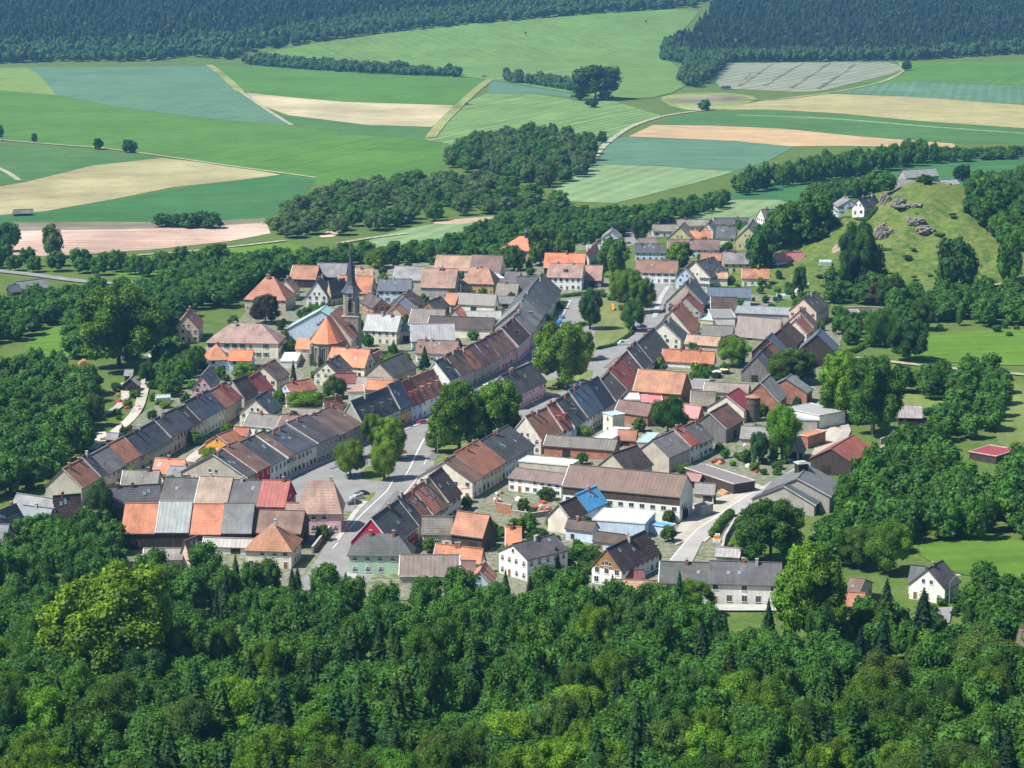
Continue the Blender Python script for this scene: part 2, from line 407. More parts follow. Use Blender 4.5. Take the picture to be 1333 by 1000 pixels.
def building(geo, he, roof, wall, kind='h', opts='', label=None, hip=0, ends=(True, True), jz=0.0, group=None, endwall=None):
    A, B, u, n, w, r, L, z0 = geo
    name, cat = KIND[kind]
    base = (A+B)/2+n*w; base = np.array([base[0], base[1], z0])
    root = empty(name, base)
    rc, rm, rw = ROOF[roof]; wc, wm, wwd = WALL[wall]
    tag(root, label or f'{wwd} {cat} with {rw} roof', cat, group)
    A = A-base; B = B-base
    A[2] += jz; B[2] += jz; he = he+jz
    r0 = r
    bot = -1.5 if z0 > .5 else -.3
    rc = jit(rc, .14); _w = rnd.uniform(-.1, .12) if rm != 'clean' else 0; _k = .86 if rm != 'clean' else 1; rc = (rc[0]*(1+_w)*_k, rc[1]*_k, rc[2]*(1-_w)*_k); wc = jit(wc, .06)
    # walls
    wd = .22
    prof = [(0, bot-he), (0, 0), (w, r-.2), (2*w, 0), (2*w, bot-he)] if not hip else [(0, bot-he), (0, 0), (2*w, 0), (2*w, bot-he)]
    V = [A+u*a+n*p+UPV*(q-.06) for a in (0.012, L-.012) for (p, q) in prof]; k = len(prof)
    F = [tuple(range(k)), tuple(range(2*k-1, k-1, -1))]+[(j, j+k, (j+1) % k+k, (j+1) % k) for j in range(k)]
    F = [tuple(reversed(f)) for f in F]
    mats = [wm]; fm = [0]*len(F)
    if endwall:
        mats.append('boards' if endwall == 'k' else 'brick'); fm[0] = fm[1] = 1
    wo = ob('wall', mesh('wall', V, F, mats, fm), root, wc)
    lowp = r/w < .2
    verge = 'verge_pale' if 'v' in opts else 'verge_dark'
    oh = .45 if not lowp else .3
    if hip: me = hipmesh('roof', A, B, u, n, w, r, .5, hip, .25, [rm, verge])
    else: me = roofmesh('roof', A, B, u, n, w, r, oh, .3 if ends[0] else -.0, .3 if ends[1] else -.0, .26, [rm, verge])
    ro = ob('roof', me, root, rc)
    sl = np.array(n*w+UPV*r); sl /= np.linalg.norm(sl); nor = np.cross(u, sl)
    camdir = np.array([0, 0, H])-base; camdir /= np.linalg.norm(camdir)
    def onslope(a, v, side=0):
        if side == 0: return A+u*a+n*(w*v)+UPV*(r*v)
        return A+u*a+n*(2*w-w*v)+UPV*(r*v)
    vis = 0 if nor@camdir > 0.05 else 1
    if vis == 1: sl2 = np.array(-n*w+UPV*r); sl2 /= np.linalg.norm(sl2); X2 = -u; nor2 = np.cross(X2, sl2)
    else: sl2 = sl; X2 = u; nor2 = nor
    if not hip and r > 1.2:
        bb = MB(); m_ = A+n*w+UPV*(r+.02); g0_ = .3 if ends[0] else 0; g1_ = .3 if ends[1] else 0
        bb.box(m_-u*g0_-n*.2, u*(L+g0_+g1_), n*.4, UPV*.12); bb.obj('ridge_cap', [rm], ro, tuple(min(1, c_*1.12) for c_ in rc))
    if not hip and r > 1.2 and ('v' in opts or rnd.random() < .38):
        for a_ in ((0, L-.22) if 'v' in opts else (0,)):
            P_ = onslope(a_-(.28 if (ends[0] if a_ == 0 else False) else 0)+(.28 if (ends[1] if a_ else False) else 0), -.06, vis)-nor2*.04
            if vis == 1: P_ = P_+X2*0-(-X2)*0-X2*-0
            bb = MB(); ww_ = (u if vis == 0 else u)*.24
            bb.box(P_, ww_, sl2*(math.hypot(w, r)*1.06), nor2*.16) if vis == 0 else bb.box(P_+ww_, -ww_, sl2*(math.hypot(w, r)*1.06), nor2*.16)
            bb.obj('verge', ['verge_pale'], ro)
    if 'c' in opts or (kind == 'h' and 'z' not in opts and rnd.random() < .8):
        for q in range(2 if L > 13 else 1):
            c = ob('chimney', CHIM if rnd.random() < .75 else CHIM2, ro)
            ins = min(hip*w, L/2)+.6 if hip else .18*L
            a = rnd.uniform(ins, max(ins+.1, L-ins)); P = A+u*a+n*(w*rnd.uniform(.85, 1.0))+UPV*(r-.1)
            frame(c, P+UPV*.1, u, n, UPV, 1, 1, rnd.uniform(.8, 1.1)); CULL.append((c, root, P+UPV*1.2))
    ns = opts.count('s') if 's' in opts else (rnd.choice([0, 0, 1, 2]) if kind == 'h' and not hip else 0)
    for q in range(ns):
        a = rnd.uniform(.15, .85)*L; P = onslope(a, rnd.uniform(.35, .65), vis)
        c = ob('skylight', SKYL, ro); frame(c, P+nor2*.0, X2, sl2, nor2, .8, 1.15); CULL.append((c, root, P+nor2*.5))
    nd_ = opts.count('d')
    for q in range(nd_):
        a = L*(q+.5)/nd_; P = onslope(a, .3, vis); out = -n if vis == 0 else n
        b = MB(); hh = min(1.5, r*.4)
        b.box(P-X2*.75-out*2.2, X2*1.5, UPV*hh, out*2.2, 0)
        b.box(P-X2*.95-out*2.3+UPV*hh, X2*1.9, UPV*.18, out*2.6, 1)
        d = b.obj('dormer', [wm, rm], ro, rc)
        c = ob('window', WIN, d); frame(c, P+UPV*.15+out*.005, X2, UPV, out, 1.0, hh-.3); CULL.append((c, root, P+UPV*.8+out*.4))
    # wall furniture
    G0 = A-UPV*(he); full = {'A': (G0, u, -n, L, 0), 'B': (G0+u*L+n*2*w, -u, n, L, 0), 'E': (G0+n*2*w, -n, -u, 2*w, r), 'F': (G0+u*L, n, u, 2*w, r)}
    for kk, (o_, X_, N_, wd_, gb) in full.items():
        if N_@camdir < .03: continue
        if kk == 'E' and not ends[0] or kk == 'F' and not ends[1]: continue
        if hip: gb = 0
        if 'n' not in opts and kind in 'h': wall_windows(root, o_, X_, N_, wd_, 0, he, opts, gb, kk in 'AB' or not ('n' in opts))
        elif 'w' in opts: wall_windows(root, o_, X_, N_, wd_, 0, he, opts, 0, True)
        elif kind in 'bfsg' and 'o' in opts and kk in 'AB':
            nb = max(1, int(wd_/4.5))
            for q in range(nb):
                d = ob('opening_shade', BDOOR, root); frame(d, o_+X_*((q+.5)*wd_/nb)+UPV*.1, X_, UPV, N_, wd_/nb*.82, he*.72); CULL.append((d, root, o_+X_*((q+.5)*wd_/nb)+UPV*he*.5+N_*.4))  # solid dark panel: shade inside the open front, put in as colour
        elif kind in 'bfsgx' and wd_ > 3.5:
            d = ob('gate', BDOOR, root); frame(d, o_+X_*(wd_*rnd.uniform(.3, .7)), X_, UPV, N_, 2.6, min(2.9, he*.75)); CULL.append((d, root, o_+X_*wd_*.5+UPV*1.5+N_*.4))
    if 'K' in opts:
        for a_, N_ in ((-.05, -u), (L+.05, u)):
            if N_@camdir < .03: continue
            b = MB(); p0 = A+u*a_-UPV*.35; P_ = [p0+n*.05, p0+n*(2*w-.05), p0+n*w+UPV*(r+.1)]
            if N_@u < 0: P_ = P_[::-1]
            b.poly(P_); b.poly([q-N_*.06 for q in P_[::-1]])
            for j in range(3): k = (j+1) % 3; b.poly([P_[j], P_[j]-N_*.06, P_[k]-N_*.06, P_[k]])
            b.obj('gable_boards', ['boards'], root, (.30, .15, .06))
            c_ = ob('window', WIN, root); frame(c_, p0+n*w+UPV*.9+N_*.02, np.cross(UPV, N_), UPV, N_, 1, 1.2)
    if 'T' in opts:
        G_ = A-UPV*he; b = MB(); b.box(G_-u*.0-n*.12+UPV*(he*.66), u*L, n*.1, UPV*(he*.34-.3)); b.obj('timber_band', ['boards'], root, (.07, .045, .035))
        k_ = int(L/3.1)
        for j in range(k_):
            for z_, rows in ((he*.44, 1), (he*.12, j % 3 == 1)):
                if rows: c_ = ob('window', WIN, root); frame(c_, G_+u*((j+.5)*L/k_)-n*.015+UPV*z_, u, UPV, -n, 1.5, 1.25); CULL.append((c_, root, G_+u*((j+.5)*L/k_)-n*.3+UPV*(z_+.8)))
        for j in range(4):
            c_ = ob('window', WIN, root); frame(c_, G_+u*(L+.015)+n*((j+1.2)*2*w/6.5)+UPV*he*.44, n, UPV, u, 1.1, 1.4)
        d = ob('gate', BDOOR, root); frame(d, G_+u*(L+.01)+n*w*.75, n, UPV, u, 3.4, 3.8)
    FOOT.append((base, u, n, L/2, w)); BUILT.append(root)
    return root

def parse(s): return [float(v) if v.replace('.', '').replace('-', '').isdigit() else v for v in s.split()]
ORD = 'nearest second third fourth fifth sixth seventh eighth ninth tenth eleventh twelfth'.split()
def run_buildings(text):
    row = None
    for ln in text.strip().splitlines():
        ln = ln.strip()
        if not ln or ln[0] == '#': continue
        head, _, lab = ln.partition(';'); t = parse(head); lab = lab.strip()
        if t[0] == 'ROW':
            row = dict(E1=(t[1], t[2]), E2=(t[3], t[4]), R=(t[5], t[6]), he=t[7], pitch=t[8] if len(t) > 8 else 45, name=lab, x=t[1], i=0)
            row['geo'] = solve(row['E1'], row['E2'], row['R'], row['he'], row['pitch']); row['t'] = 0.0
            A = row['geo'][0]; B = row['geo'][1]
            row['P1'] = at(*row['E1'], row['geo'][7]+row['he']); row['P2'] = at(*row['E2'], row['geo'][7]+row['he'])
            continue
        if t[0] == 'R':
            x1, roof, wall = t[1], t[2], t[3]; opts = t[4] if len(t) > 4 else ''
            kind = 'b' if 'B' in opts else 'h'
            ts = np.linspace(0, 1, 4001); X, _ = proj(row['P1']+(row['P2']-row['P1'])*ts[:, None]); te = float(ts[np.argmin(abs(X-x1))])
            if x1 >= row['E2'][0]-.2: te = 1.0
            a = row['P1']+(row['P2']-row['P1'])*row['t']; c = row['P1']+(row['P2']-row['P1'])*te
            A, B, u, n, w, r, L, z0 = row['geo']
            if (B-A)@(row['P2']-row['P1']) < 0: a, c = c, a
            jz = (.0, .28, -.22, .12, -.33, .2, -.12, .35)[row['i'] % 8]; jw = (0, .12, -.15, .07, -.08, .15, -.2, .1)[row['i'] % 8]
            g = (a, c, u, n, w+jw, r*(1+.03*((row['i']*5) % 3-1)), float(np.linalg.norm(c-a)), z0)
            lb = f"{WALL[wall][2]} house with {ROOF[roof][2]} roof, {lab}" if lab else f"{ROOF[roof][2]} roofed {KIND[kind][1]}, {ORD[row['i']]} of {row['name']}"
            first = row['i'] == 0; last = te == 1.0
            flip = (B-A)@(row['P2']-row['P1']) < 0
            e = (first, last) if not flip else (last, first)
            building(g, row['he'], roof, wall, kind, opts.replace('B', ''), lb, ends=e, jz=jz, group=row['name'].replace('the ', 'houses in the ', 1))
            row['t'] = te; row['i'] += 1; continue
        typ = t[0]
        if typ in 'GH':
            E1, E2, R, he, roof, wall, kind = (t[1], t[2]), (t[3], t[4]), (t[5], t[6]), t[7], t[8], t[9], t[10]
            opts = str(t[11]) if len(t) > 11 else ''; pitch = 42 if typ == 'G' else 38
            if 'q' in opts: pitch = 12; opts = opts.replace('q', '')
            if 'j' in opts: pitch = 28; opts = opts.replace('j', '')
            inset = (.42 if 'i' in opts else 1.0) if typ == 'H' else 0; opts = opts.replace('i', '')
            z0 = 0.0 if '0' in opts else None; opts = opts.replace('0', ''); geo = solve(E1, E2, R, he, pitch, inset, z0)
            ew = 'k' if 'K' in opts else None
            if kind == 'h': opts = opts.replace('n', '')
            building(geo, he, roof, wall, kind, opts, label(wall, kind, roof, lab), hip=inset)
        elif typ == 'X': pass
        elif typ == 'F':
            flat((t[1], t[2]), (t[3], t[4]), (t[5], t[6]), t[7], t[8], t[9], t[10], t[11] if len(t) > 11 else '', lab)
def label(wall, kind, roof, hint):
    l = f'{WALL[wall][2]} {KIND[kind][1]} with {ROOF[roof][2]} roof, {hint}'
    wds = l.replace(',', '').split()
    if len(wds) > 16: l = f'{WALL[wall][2]} {KIND[kind][1]}, {hint}'
    return l
def flat(nl, nr, fr, he, roof, wall, kind, opts, hint):
    A = at(*nl, he); B = at(*nr, he); C = at(*fr, he)
    u = B-A; L = np.linalg.norm(u); u /= L; n = np.cross(UPV, u); D = max(1.5, float((C-B)@n))
    name, cat = KIND[kind]; base = A+u*L/2+n*D/2; base[2] = 0
    root = empty(name, base)
    lb = f'{WALL[wall][2]} {cat} with {ROOF[roof][2]} roof, {hint}'.replace('flat roof', 'flat roof')
    if 'flat' not in lb: lb = lb.replace(' roof,', ' flat roof,')
    tag(root, lb, cat); o = A-base
    b = MB(); b.box(o-UPV*(he+.3), u*L, n*D, UPV*(he+.05)); b.obj('wall', [WALL[wall][1]], root, jit(WALL[wall][0], .04))
    b = MB(); b.box(o-u*.2-n*.2-UPV*.25, u*(L+.4), n*(D+.4), UPV*.25); ro = b.obj('roof', ['clean'], root, jit(ROOF[roof][0]))
    b = MB(); e = .18
    for (p, X, Y) in ((o-u*.2-n*.2, u*(L+.4), n*e), (o-u*.2+n*(D+.2-e), u*(L+.4), n*e), (o-u*.2-n*(.2-e), u*e, n*(D+.4-2*e)), (o+u*(L+.2-e)-n*(.2-e), u*e, n*(D+.4-2*e))): b.box(p, X, Y, UPV*.16)
    b.obj('parapet', ['verge_pale'], ro)
    if 'n' not in opts and D > 3:
        wall_windows(root, o-UPV*he, u, -n, L, 0, he, '', 0, True)
    FOOT.append((base, u, n, L/2, D/2)); BUILT.append(root)
    return root
run_buildings('''
G 672.7 512.5 711 495 653 488 6.2 S p h cs ; white gabled one beside the double lime
ROW 105.7 634 314.5 517.8 81 609.5 6 48 ; the long row along the back lane
R 129.7 T t n
R 139 D t n
R 163 G t
R 183 T t s
R 222 S t
R 250.7 S t
R 261 N c
R 292 S c
R 304 T t n
R 314.5 R t n
ROW 320 621 382 590.5 275 592 6.6 46 ; the west market row, near stretch
R 332 S t c
R 351.5 B r
R 373 S w vss
R 382 B c
ROW 382 590.5 472 551.5 340 567 6.6 46 ; the west market row, middle stretch
R 412 S c c
R 439.7 S g s
R 455 B g
R 472 B g
ROW 472 551.5 579 508 457 520.7 6.6 46 ; the west market row, far stretch
R 520 S g vdddd
R 535.7 U h ss
R 550 R l dd
R 579 T w ddd
ROW 585 495 674 451 566 469.7 6.4 46 ; the upper market row beside the big lime
R 598.5 S w vd
R 615.7 B g
R 626 O g s
R 635 B g
R 650 B g s
R 674 B p s
ROW 674 449.5 697.5 428.5 653 426 7.2 46 ; the pair behind the pink gable
R 690 N p vd
R 697.5 G g
ROW 697 425 729.7 376 670 402 6.4 46 ; the dark row at the top of the market
R 706.5 G g sd
R 709.5 U g s
R 712.5 B c
R 722 D c ss
R 729.7 D y
ROW 510 708 600 641 483 673 6 48 ; the east market row, bottom stretch
R 544 S r v
R 551 D c
R 562 T c ss
R 573 O h ss
R 583 T c
R 600 N c
ROW 615 627 695 578 577.7 600 5.6 44 ; the east market row by the traffic island
R 628 B c
R 658 T t c
R 695 S l sss
ROW 704 572 746 553.5 683.7 540.7 5.2 46 ; the pair with cream gable facing the big lime
R 731.7 T c vc
R 746 R w dd
ROW 748 553 801 521 724 519 5.6 46 ; the east row with slate roofs
R 764 D l d
R 785.5 U w ss
R 801 K c v
ROW 801 521 830 490 778 497 5.6 48 ; the steep pair past the navy roof
R 815 D t sv
R 830 R w
ROW 826 492 870 449.5 805 466 5.6 46 ; the east row opposite the white van
R 837 B c
R 848 D w ssv
R 870 D y v
ROW 871 594 928 568 849 571.7 5.6 44 ; the short row behind the long barn
R 898 G t n
R 910 R w
R 928 X w
ROW 158.5 692.4 326 693 167.3 654.4 5.2 44 ; the barn row above the forest edge
R 202 O k Bo
R 246 L k Bo
R 287.6 O k Bo
R 326 G k Bo
ROW 208 654 370 659 218 621 5.2 44 ; the roofs behind the open barns
R 252 D t
R 296 P b c
R 334 D t s
R 370 Z r
ROW 565 350 651 353 567 330.5 5 42 ; the long barn pair by the river trees
R 611 P c Bn
R 651 B c Bn
ROW 317.5 552 385 558 325 537 3.8 42 ; the olive roof outbuilding
R 360 X w v
R 385 B w
ROW 742 675 790 653.4 727.7 655.3 4.8 40 ; the half blue roof house
R 763.8 N c n
R 790 C l n
ROW 858 757 1016 762 866 730.4 5.4 42 ; the long house by the lower road
R 922 D w c
R 1016 D w cc

G 326.6 691.4 390.6 693 335 664 5 B k b n ; beside the pyramid roofed house
G 140 657 209 653 147.8 633 4.5 D t h css ; left of the brick roofs behind the barns
G 157.5 630 204 630 163.4 612.4 4 G w h s ; low one between lane row and market row
H 387 666 443.4 666 398.5 624.5 6.4 P p h ci ; big one at the foot of the market
H 319.4 714 379 716 355.5 681 5.4 T c h n ; pyramid roofed by the forest edge
G 264 709 332 711 265 699 2.6 L w s qn ; long low one under the grey barn roof
G 352 662 368 664 350 651 3 D t s vn ; small gable behind the brown barn
G 372 667 397 668 373 654 4 P t s n ; small one left of the pink house
G 186 727 236 727 190 714 3 G t s n ; low strip in front of the open barns
G 247 722 262 716 243 703 4 B q h nz ; small gable among the first trees
G 14.6 660 66 668 22.4 642 4 G t f ; at the garden edge below the lane
G 28 668 64 672 29 658 3.4 U w h n ; lower wing with shiny panels
G 72 668 106 665 77 644.6 4 N t h sss ; small one under the lane barn gable
G 2 690 33 677 -10 668 4 D g h n ; cut by the frame, dark wing
G -25 713 4 713 -15 683 4 G g h n ; grey roof cut by the frame
F -10 716 20 716 20 712 3 W c u n ; long wall house at the frame edge
H 454 720 536 721 475.5 694 5.8 D m h c ; on the road bend at the forest edge
G 520 748 597 748 535 722.6 3 X g s nv ; low one right of the mint house
G 565 722.6 625 730 567 707 4 O c h c ; low one behind the long grey shed
G 600 754 618 754 601 730 3 B t s n ; narrow one right of the grey shed
G 549.6 690.4 587.7 691.4 539 671.5 5 G c h n ; wing joining crimson house and brown barn
G 588 692.4 628 697.6 596 665 5 T k b n ; tall dark barn beside small orange house
G 658.5 709 678 709 658.5 686 3.6 O w h c ; hidden by the bushes near the dark barn
G 638 759 645 746 623.4 743 4.2 O l h c ; little one among the forest edge spruces
G 686.4 727.5 739 714.8 667 709 6.3 D w h c ; free-standing by the forest edge
G 662 621 730.6 630 674 609.5 4.4 X w f w ; open sided workshop left of the barn
F 675.5 600 742 606 759 600 4.6 W t u n ; big terrace behind the workshop
G 708 578.5 799 585 712 565.7 4 X b s jn ; long corrugated one across the yards
G 817 614 849 603 796.7 590.5 5 N t b n ; gable behind the long barn
G 800.5 534 843 540 806.5 520 4.5 B b u n ; brick one below the pink sheds
G 824.5 507 886 511.7 831 480 5 T b b n ; biggest roof right of the slate row
F 812 520 833 520 837 512 4 W w s n ; below the big terracotta barn roof
F 835 523 863 523 860 514 3.5 J p s n ; lean-to under the terracotta barn
F 850 535 864 535 866 524 3.5 J p s n ; beside the round garden tree
F 785 537 797.5 541 803.5 536 6.5 A c u w ; little tower house behind slate row
F 773.5 570 795 572 801 556 3.6 W w u w ; white block in the courtyard
G 803 571 827 572 804 559 2.6 T b s n ; small one behind the white block
F 829 575 844 576 853 564 2.8 A g s n ; next to the round garden tree
G 736.5 685.5 771.6 690 740 675 4 N l h j ; small one left of the cream factory
G 772.5 702 811.6 707 777.5 691.4 3 N l h jz ; low one in front of the white factory
F 771.6 676 839.5 681 846 666 4.6 W l x n ; below the long barn
F 844 682 871.6 686 876.5 682 3 C l s n ; bright hut at the barn corner
G 809 742 858 717.7 790 714 5 N w h Kcz ; half timbered below the road fork
G 795 771 866 773 797 754 3 P t s n ; low tiled one at the forest edge
G 815 752 838 750 818 743 2.4 Z w s n ; lean-to by the half timbered house
G 732.6 631 885 645.6 743 604.6 8.2 Y w b nT ; huge one in the middle of town
F 892 609 955 630 973 622.5 3.6 X k s n ; open cart shed near the red car
G 892 622 910 625 893 614 3 Z k s n ; rusty one between barn and cart shed
G 904 640 929 641.7 905 628 4 X t s n ; small one right of the long barn
F 904 658 914 660 916 653 3.4 G g s n ; tiny annex on the barn gable
G 932 722 962 724 934 712 2.6 L w g n ; by the tree at the lower road
G 1108 601 1136 583.4 1081.8 583.4 5 R k b jn ; red one on the farm road bend
G 1080 646 1094 628 1037.5 623 5 X g f jn ; farm with roof turret
G 1060 657 1068 651 1020 632 3.4 U g f qn ; lower wing of the turret farm
G 1230 766 1248.7 755 1208 740 4.2 S w h c ; alone beside the lower meadow
G 1183 756 1200 758 1186 735 3.4 S w u n ; wing of the meadow house
G 1097 777 1114 779 1113 753 3.4 B t h nz ; half hidden between the spruces
G 1088 786 1124 788 1092 770 2.6 T c g n ; in front of the half hidden house
G 1322 845 1340 850 1326 815 4 B t h n ; cut by the frame, among garden trees
F 1262 588 1297 594 1297 581 2.6 M k s n ; hut in the trees below meadow
G 1169.8 542.7 1200 543.5 1166 527 3 L k s jo ; open implement shed by the hedge
F 1022 531 1066.7 541 1078.7 530 5 L w f n ; hall at the farm road
F 1028 546 1064 547 1065 541 3.6 L g f n ; lower part of the farm hall
G 964 569 1004 571 965 554 3.2 G t s n ; decayed one behind the birch
G 1040 586 1048 582 1034 571 3.2 X t s n ; grey gable behind tall garden tree
F 1040 566 1052 568 1056 558 4.4 O b s n ; brick stub by the farm hall
G 275 505 286 492 262.7 487.7 5 G p h n ; end of the lane row
H 271 468 297 467 291.5 448 5 O l h n ; below the tall school
G 297.5 469 326.7 469 301 456 4.6 O l h jz ; wing of the orange hip house
H 269 444.8 362 446 300 421.5 6.6 P c h c ; largest one left of the church
G 258 427 264 417 242 409 6 T q h c ; alone under the big left trees
H 318.5 388 371.7 389.7 346 358.5 5.6 T t h c ; behind the copper beech
G 383 379 389.7 374 371 363.5 5 T c h n ; small one behind the pyramid roof
G 377 362 410.7 363 382 345 4.6 T k b o ; first barn on the far edge
G 411 359.5 449.5 360 415 342.7 4.4 G k b o ; second barn on the far edge
G 426 385.5 433 379 413 364.5 5 D w h c ; gable facing below the barns
G 431 384 452 380 433 364 5 D y h n ; wing beside the clock tower
G 438 380 482 381 442 358.5 5.4 O y h c ; half hidden by the steeple
G 463 360 485 360 465 349 5 P c h n ; behind the orange roof
G 469 392 486 400 480 381 4.8 D b h c ; right of the clock tower
G 491.5 377.5 534 378 494.5 363 6 U l h c ; with blue-grey roof facing the church
G 533 407 541 399 517.7 393 4.6 L l h n ; low gable behind the cream mansion
G 529 413 534 407 514 399 4 O q s n ; small gable behind the mansion
G 543 400 552 390 523 387 4 N w h n ; dark one amid the far roofs
G 511.7 363 547.7 364 514.7 346 5 G t b n ; left of the pink barn roof
G 547.5 373 591.7 374 551 349 5 P g h cc ; facing the far yard
H 600 368 642 369 614 348 5.4 P h h i ; with four front windows
G 594 352 600 347 580 346 4 D t s n ; gable wedged behind ochre house
G 655 367 673 368 659 353 4 D g h n ; far one behind the top row
G 645 383 672 384 647 368 4 X t h s ; by the ochre house corner
G 673 379 700 379 675 360 5 S l h c ; right behind the dark top row
G 646 394 672 394.5 646 385 3 X g s jn ; under the pale yard roofs
F 637 363 657 362 658 355 3 W w u n ; white yard cover by ochre house
G 593 394 643.5 396.5 594 380 4.4 X c b n ; long corrugated one below ochre house
G 577 395 592 396 583 381 4 T t s n ; small red gable mid yards
G 568 404 585 397 557 392.5 4.6 D b h n ; brick gable in the far yards
G 532 419.5 575 421 538 401.7 4.4 X c b n ; long one in the crowded yards
G 556 425 640 428 561.7 411.5 4.6 N c b n ; very long with dotted snow guards
G 604 416 611 411 591 403 4 O t s n ; bright triangle among brown roofs
G 607 415 652 415 608 405 3.4 L g s jn ; low one with brick stack
G 536 444 592 443 542 421.5 4 L w b n ; right of the mansion
G 541 458 593 460 544.5 442 4.2 B w h c ; in front of the pale barn
G 473.5 429 516 430.8 479.5 408.7 6 L c h n ; mansion right of the church tower
G 518.5 429 540.7 429.5 519.5 421 5.4 G t g n ; carriage house beside the mansion
G 425 474 474 477.5 432 451.5 4.6 O c h c ; directly below the church tower
G 439.7 486.5 457 477 424 471 5 D c h s ; gable below the church apse
G 437 497 464 496 440 486 3.4 Z g s n ; small red topped one below the apse
G 511 490 541.7 476.5 493 471.7 5 D t b n ; stone gable barn in the back yards
G 489 471 501 465 484 461 3.6 J w u n ; small pink roof behind stone gable barn
G 464 500.5 496 502 465 490 2.8 G k s n ; low roof beside stone gable barn
G 475 506 512 507.5 481 494.5 3 O c s n ; low orange roof behind market row
F 454 510 475 509.5 472 501 3.6 P w h n ; white yard house by the blossoms
G 424.7 534 447 531 431.5 517.5 4 T c h n ; behind the brown market roofs
G 376 540 416 541.5 380 531 3 G g s n ; low with two stacks behind market
G 352 538 367 528 331.7 518.5 5.2 S c h ss ; cream gable at the lane bend
G 298 579 318 571 282 567 4 T o h z ; bright orange gable by the lane
G 304 564 322 565 304 555.5 3.4 R w u n ; small one beside the orange gable
F 313 578 330 577 342 570 2.8 A g s n ; between orange gable and market row
G 302 584 321 585 303 577 3 O c s n ; low roof tucked under market row
F 272 597 300 598 303 582 3 D g s n ; dark roof in the lane yard
G 198.5 614 236 616 202.4 596 3.8 O c h n ; left end of the lane yard
G 217 621 246 622 222.6 606.6 4 G w h s ; between lane yard and brick roofs
G 340 511 354 502.5 324 491 4.6 R p h c ; pink gable above the lane bend
G 360 494.5 376 485.5 341 476.5 5.4 B c h n ; cream gable below the school
G 318 519 338 511 302.5 495 4.6 N t b n ; dark roof ending the lane row
G 380 511 412 505 371 499 4.2 T l h cs ; pale blue gable below the conifer
G 373 522 396 521 379 511 3 P c s n ; low one behind round bushes
G 373 428 381 421 421 404 4.6 A l x jn ; wide pale gable left of the church
F 365 470 386 470 387 459 3 W w u n ; white courtyard block by the school
G 886 442 897.5 434 863 420 4.6 S c h n ; slate front of the striped house
G 899 433 911 421 875.3 402 5.2 T c h n ; orange streaked gable on the upper street
G 911 405 916 399 892 386 4.6 R g h n ; narrow strip between two gables
G 914 394 922 385 891 369 5.4 D t h n ; tall grey gable on the upper street
G 903 362 914 352 892 348 5.4 G l h n ; pale gable with rounded corner
G 924 361 948 354 905 341 5.6 D c h s ; large cream gable behind the rounded one
G 827 353.5 880.5 355 829 338 5.6 B w h cc ; at the end of the upper street
G 826.5 328 866 328.5 827 317 4.6 D l h sss ; behind the end of upper street
G 832 316 855 316 833 310 4 X t h n ; light brick ridge behind blue house
G 870 323.5 936 324.5 872 311 5 B l h csss ; long one with snow guards
G 901 311 907 304 885 295 4.6 G y h c ; gable behind the long blue house
G 897 312 926 312 898 300 3.6 O w h n ; orange roof amid far greys
G 928 300 933 294 921 290.5 5.2 G w h n ; white gable amid far roofs
G 932 309 957 309.5 932 294 5.6 S c h c ; dark roof facing the far gardens
G 958.5 309 966 298 973 295 5.6 G y h n ; yellow gable by the far tree
G 850 300 880 300 852 292 3.6 G w h c ; first low grey roof, far field edge
G 882 293 927 293 886.5 285.5 4 G w h cc ; second grey roof at far field edge
G 929 291 975 291 930 283.5 4.4 S w h c ; third grey roof at far field edge
G 995 285.5 1030 284.5 988.7 273 5.2 S w h c ; big white gable above the gardens
G 1091 269 1085 264.5 1106 259.5 4.4 G l h jn ; with terrace on the hill shoulder
G 1125 270 1146 265 1118 258.5 4 S w h s ; beside the rock pinnacles
G 1097 243 1122 244 1100 234 4 B k b n0 ; behind the hilltop trees
G 1180 231 1221.6 228 1176 220.5 5 L g b jn0 ; farthest hall behind the hill top
G 1160 246 1224 251.5 1174 234 3.6 X k b jn0 ; long hall behind the hill top
G 1229 240.5 1249 239 1225.5 234 4.4 L o x jn0 ; timber box beside hilltop halls
F 1228 263 1242 262 1240 257 2.4 Z k s n ; little one below hilltop halls
G 1288 250 1306 248 1289 238 3 G g b n0 ; roof peeping from right trees
G 912 338 942 338.5 914 329 5 T w h n ; behind the rounded corner house
G 942 342.5 978 342.5 943 328 5 G y h n ; beside the far big trees
G 966 361.5 1001 362 967 349.5 4 T w h n ; with dark terrace windows
G 922 361.5 947 361.8 923 354 4 P c h n ; small front of the cream gable
G 919.5 385.5 977 386.5 914 373.7 4.4 U l b n ; long one across upper yards
G 925.5 401.5 958.5 401.8 921 386.5 4 N w u n ; with two skylight strips
F 927 413.5 957 413.5 958 403 4.4 G w u n ; terrace roof in upper yards
G 913.5 435 953 436.5 914 422.5 3 X g s n ; corrugated one in upper yards
F 912 416 928 417 929 411 3.4 A y u n ; little block by striped roof
G 892 446.5 934 449.5 896 435.5 3.2 P g u ns ; low one above the red ridge
G 861.7 466.5 929 470.5 858.5 452.7 3.4 O w u cn ; long red roof by the parasols
G 957 407 1026.7 409.7 966 399 4 L g s jn ; long one left of the slate gable
G 957 435 1012 440 958 409 2.2 X t b n ; huge mottled roof in upper yards
G 1062.7 405.5 1079 397 1045.5 388 6.6 S q h ; big one with slate roof by gardens
G 1059 425 1064 420 1040 405 5 B c h n ; brown gable below the slate house
G 1050 434.5 1058 427.5 1034.5 416.5 4.6 O c h n ; orange strip below the slate house
G 1038 446 1047 438 1017.5 427 4.8 N k b n ; red verged barn in the barn cluster
G 1017.5 459.5 1024 453 998.7 439 4.4 U k b n ; left slate gable in barn cluster
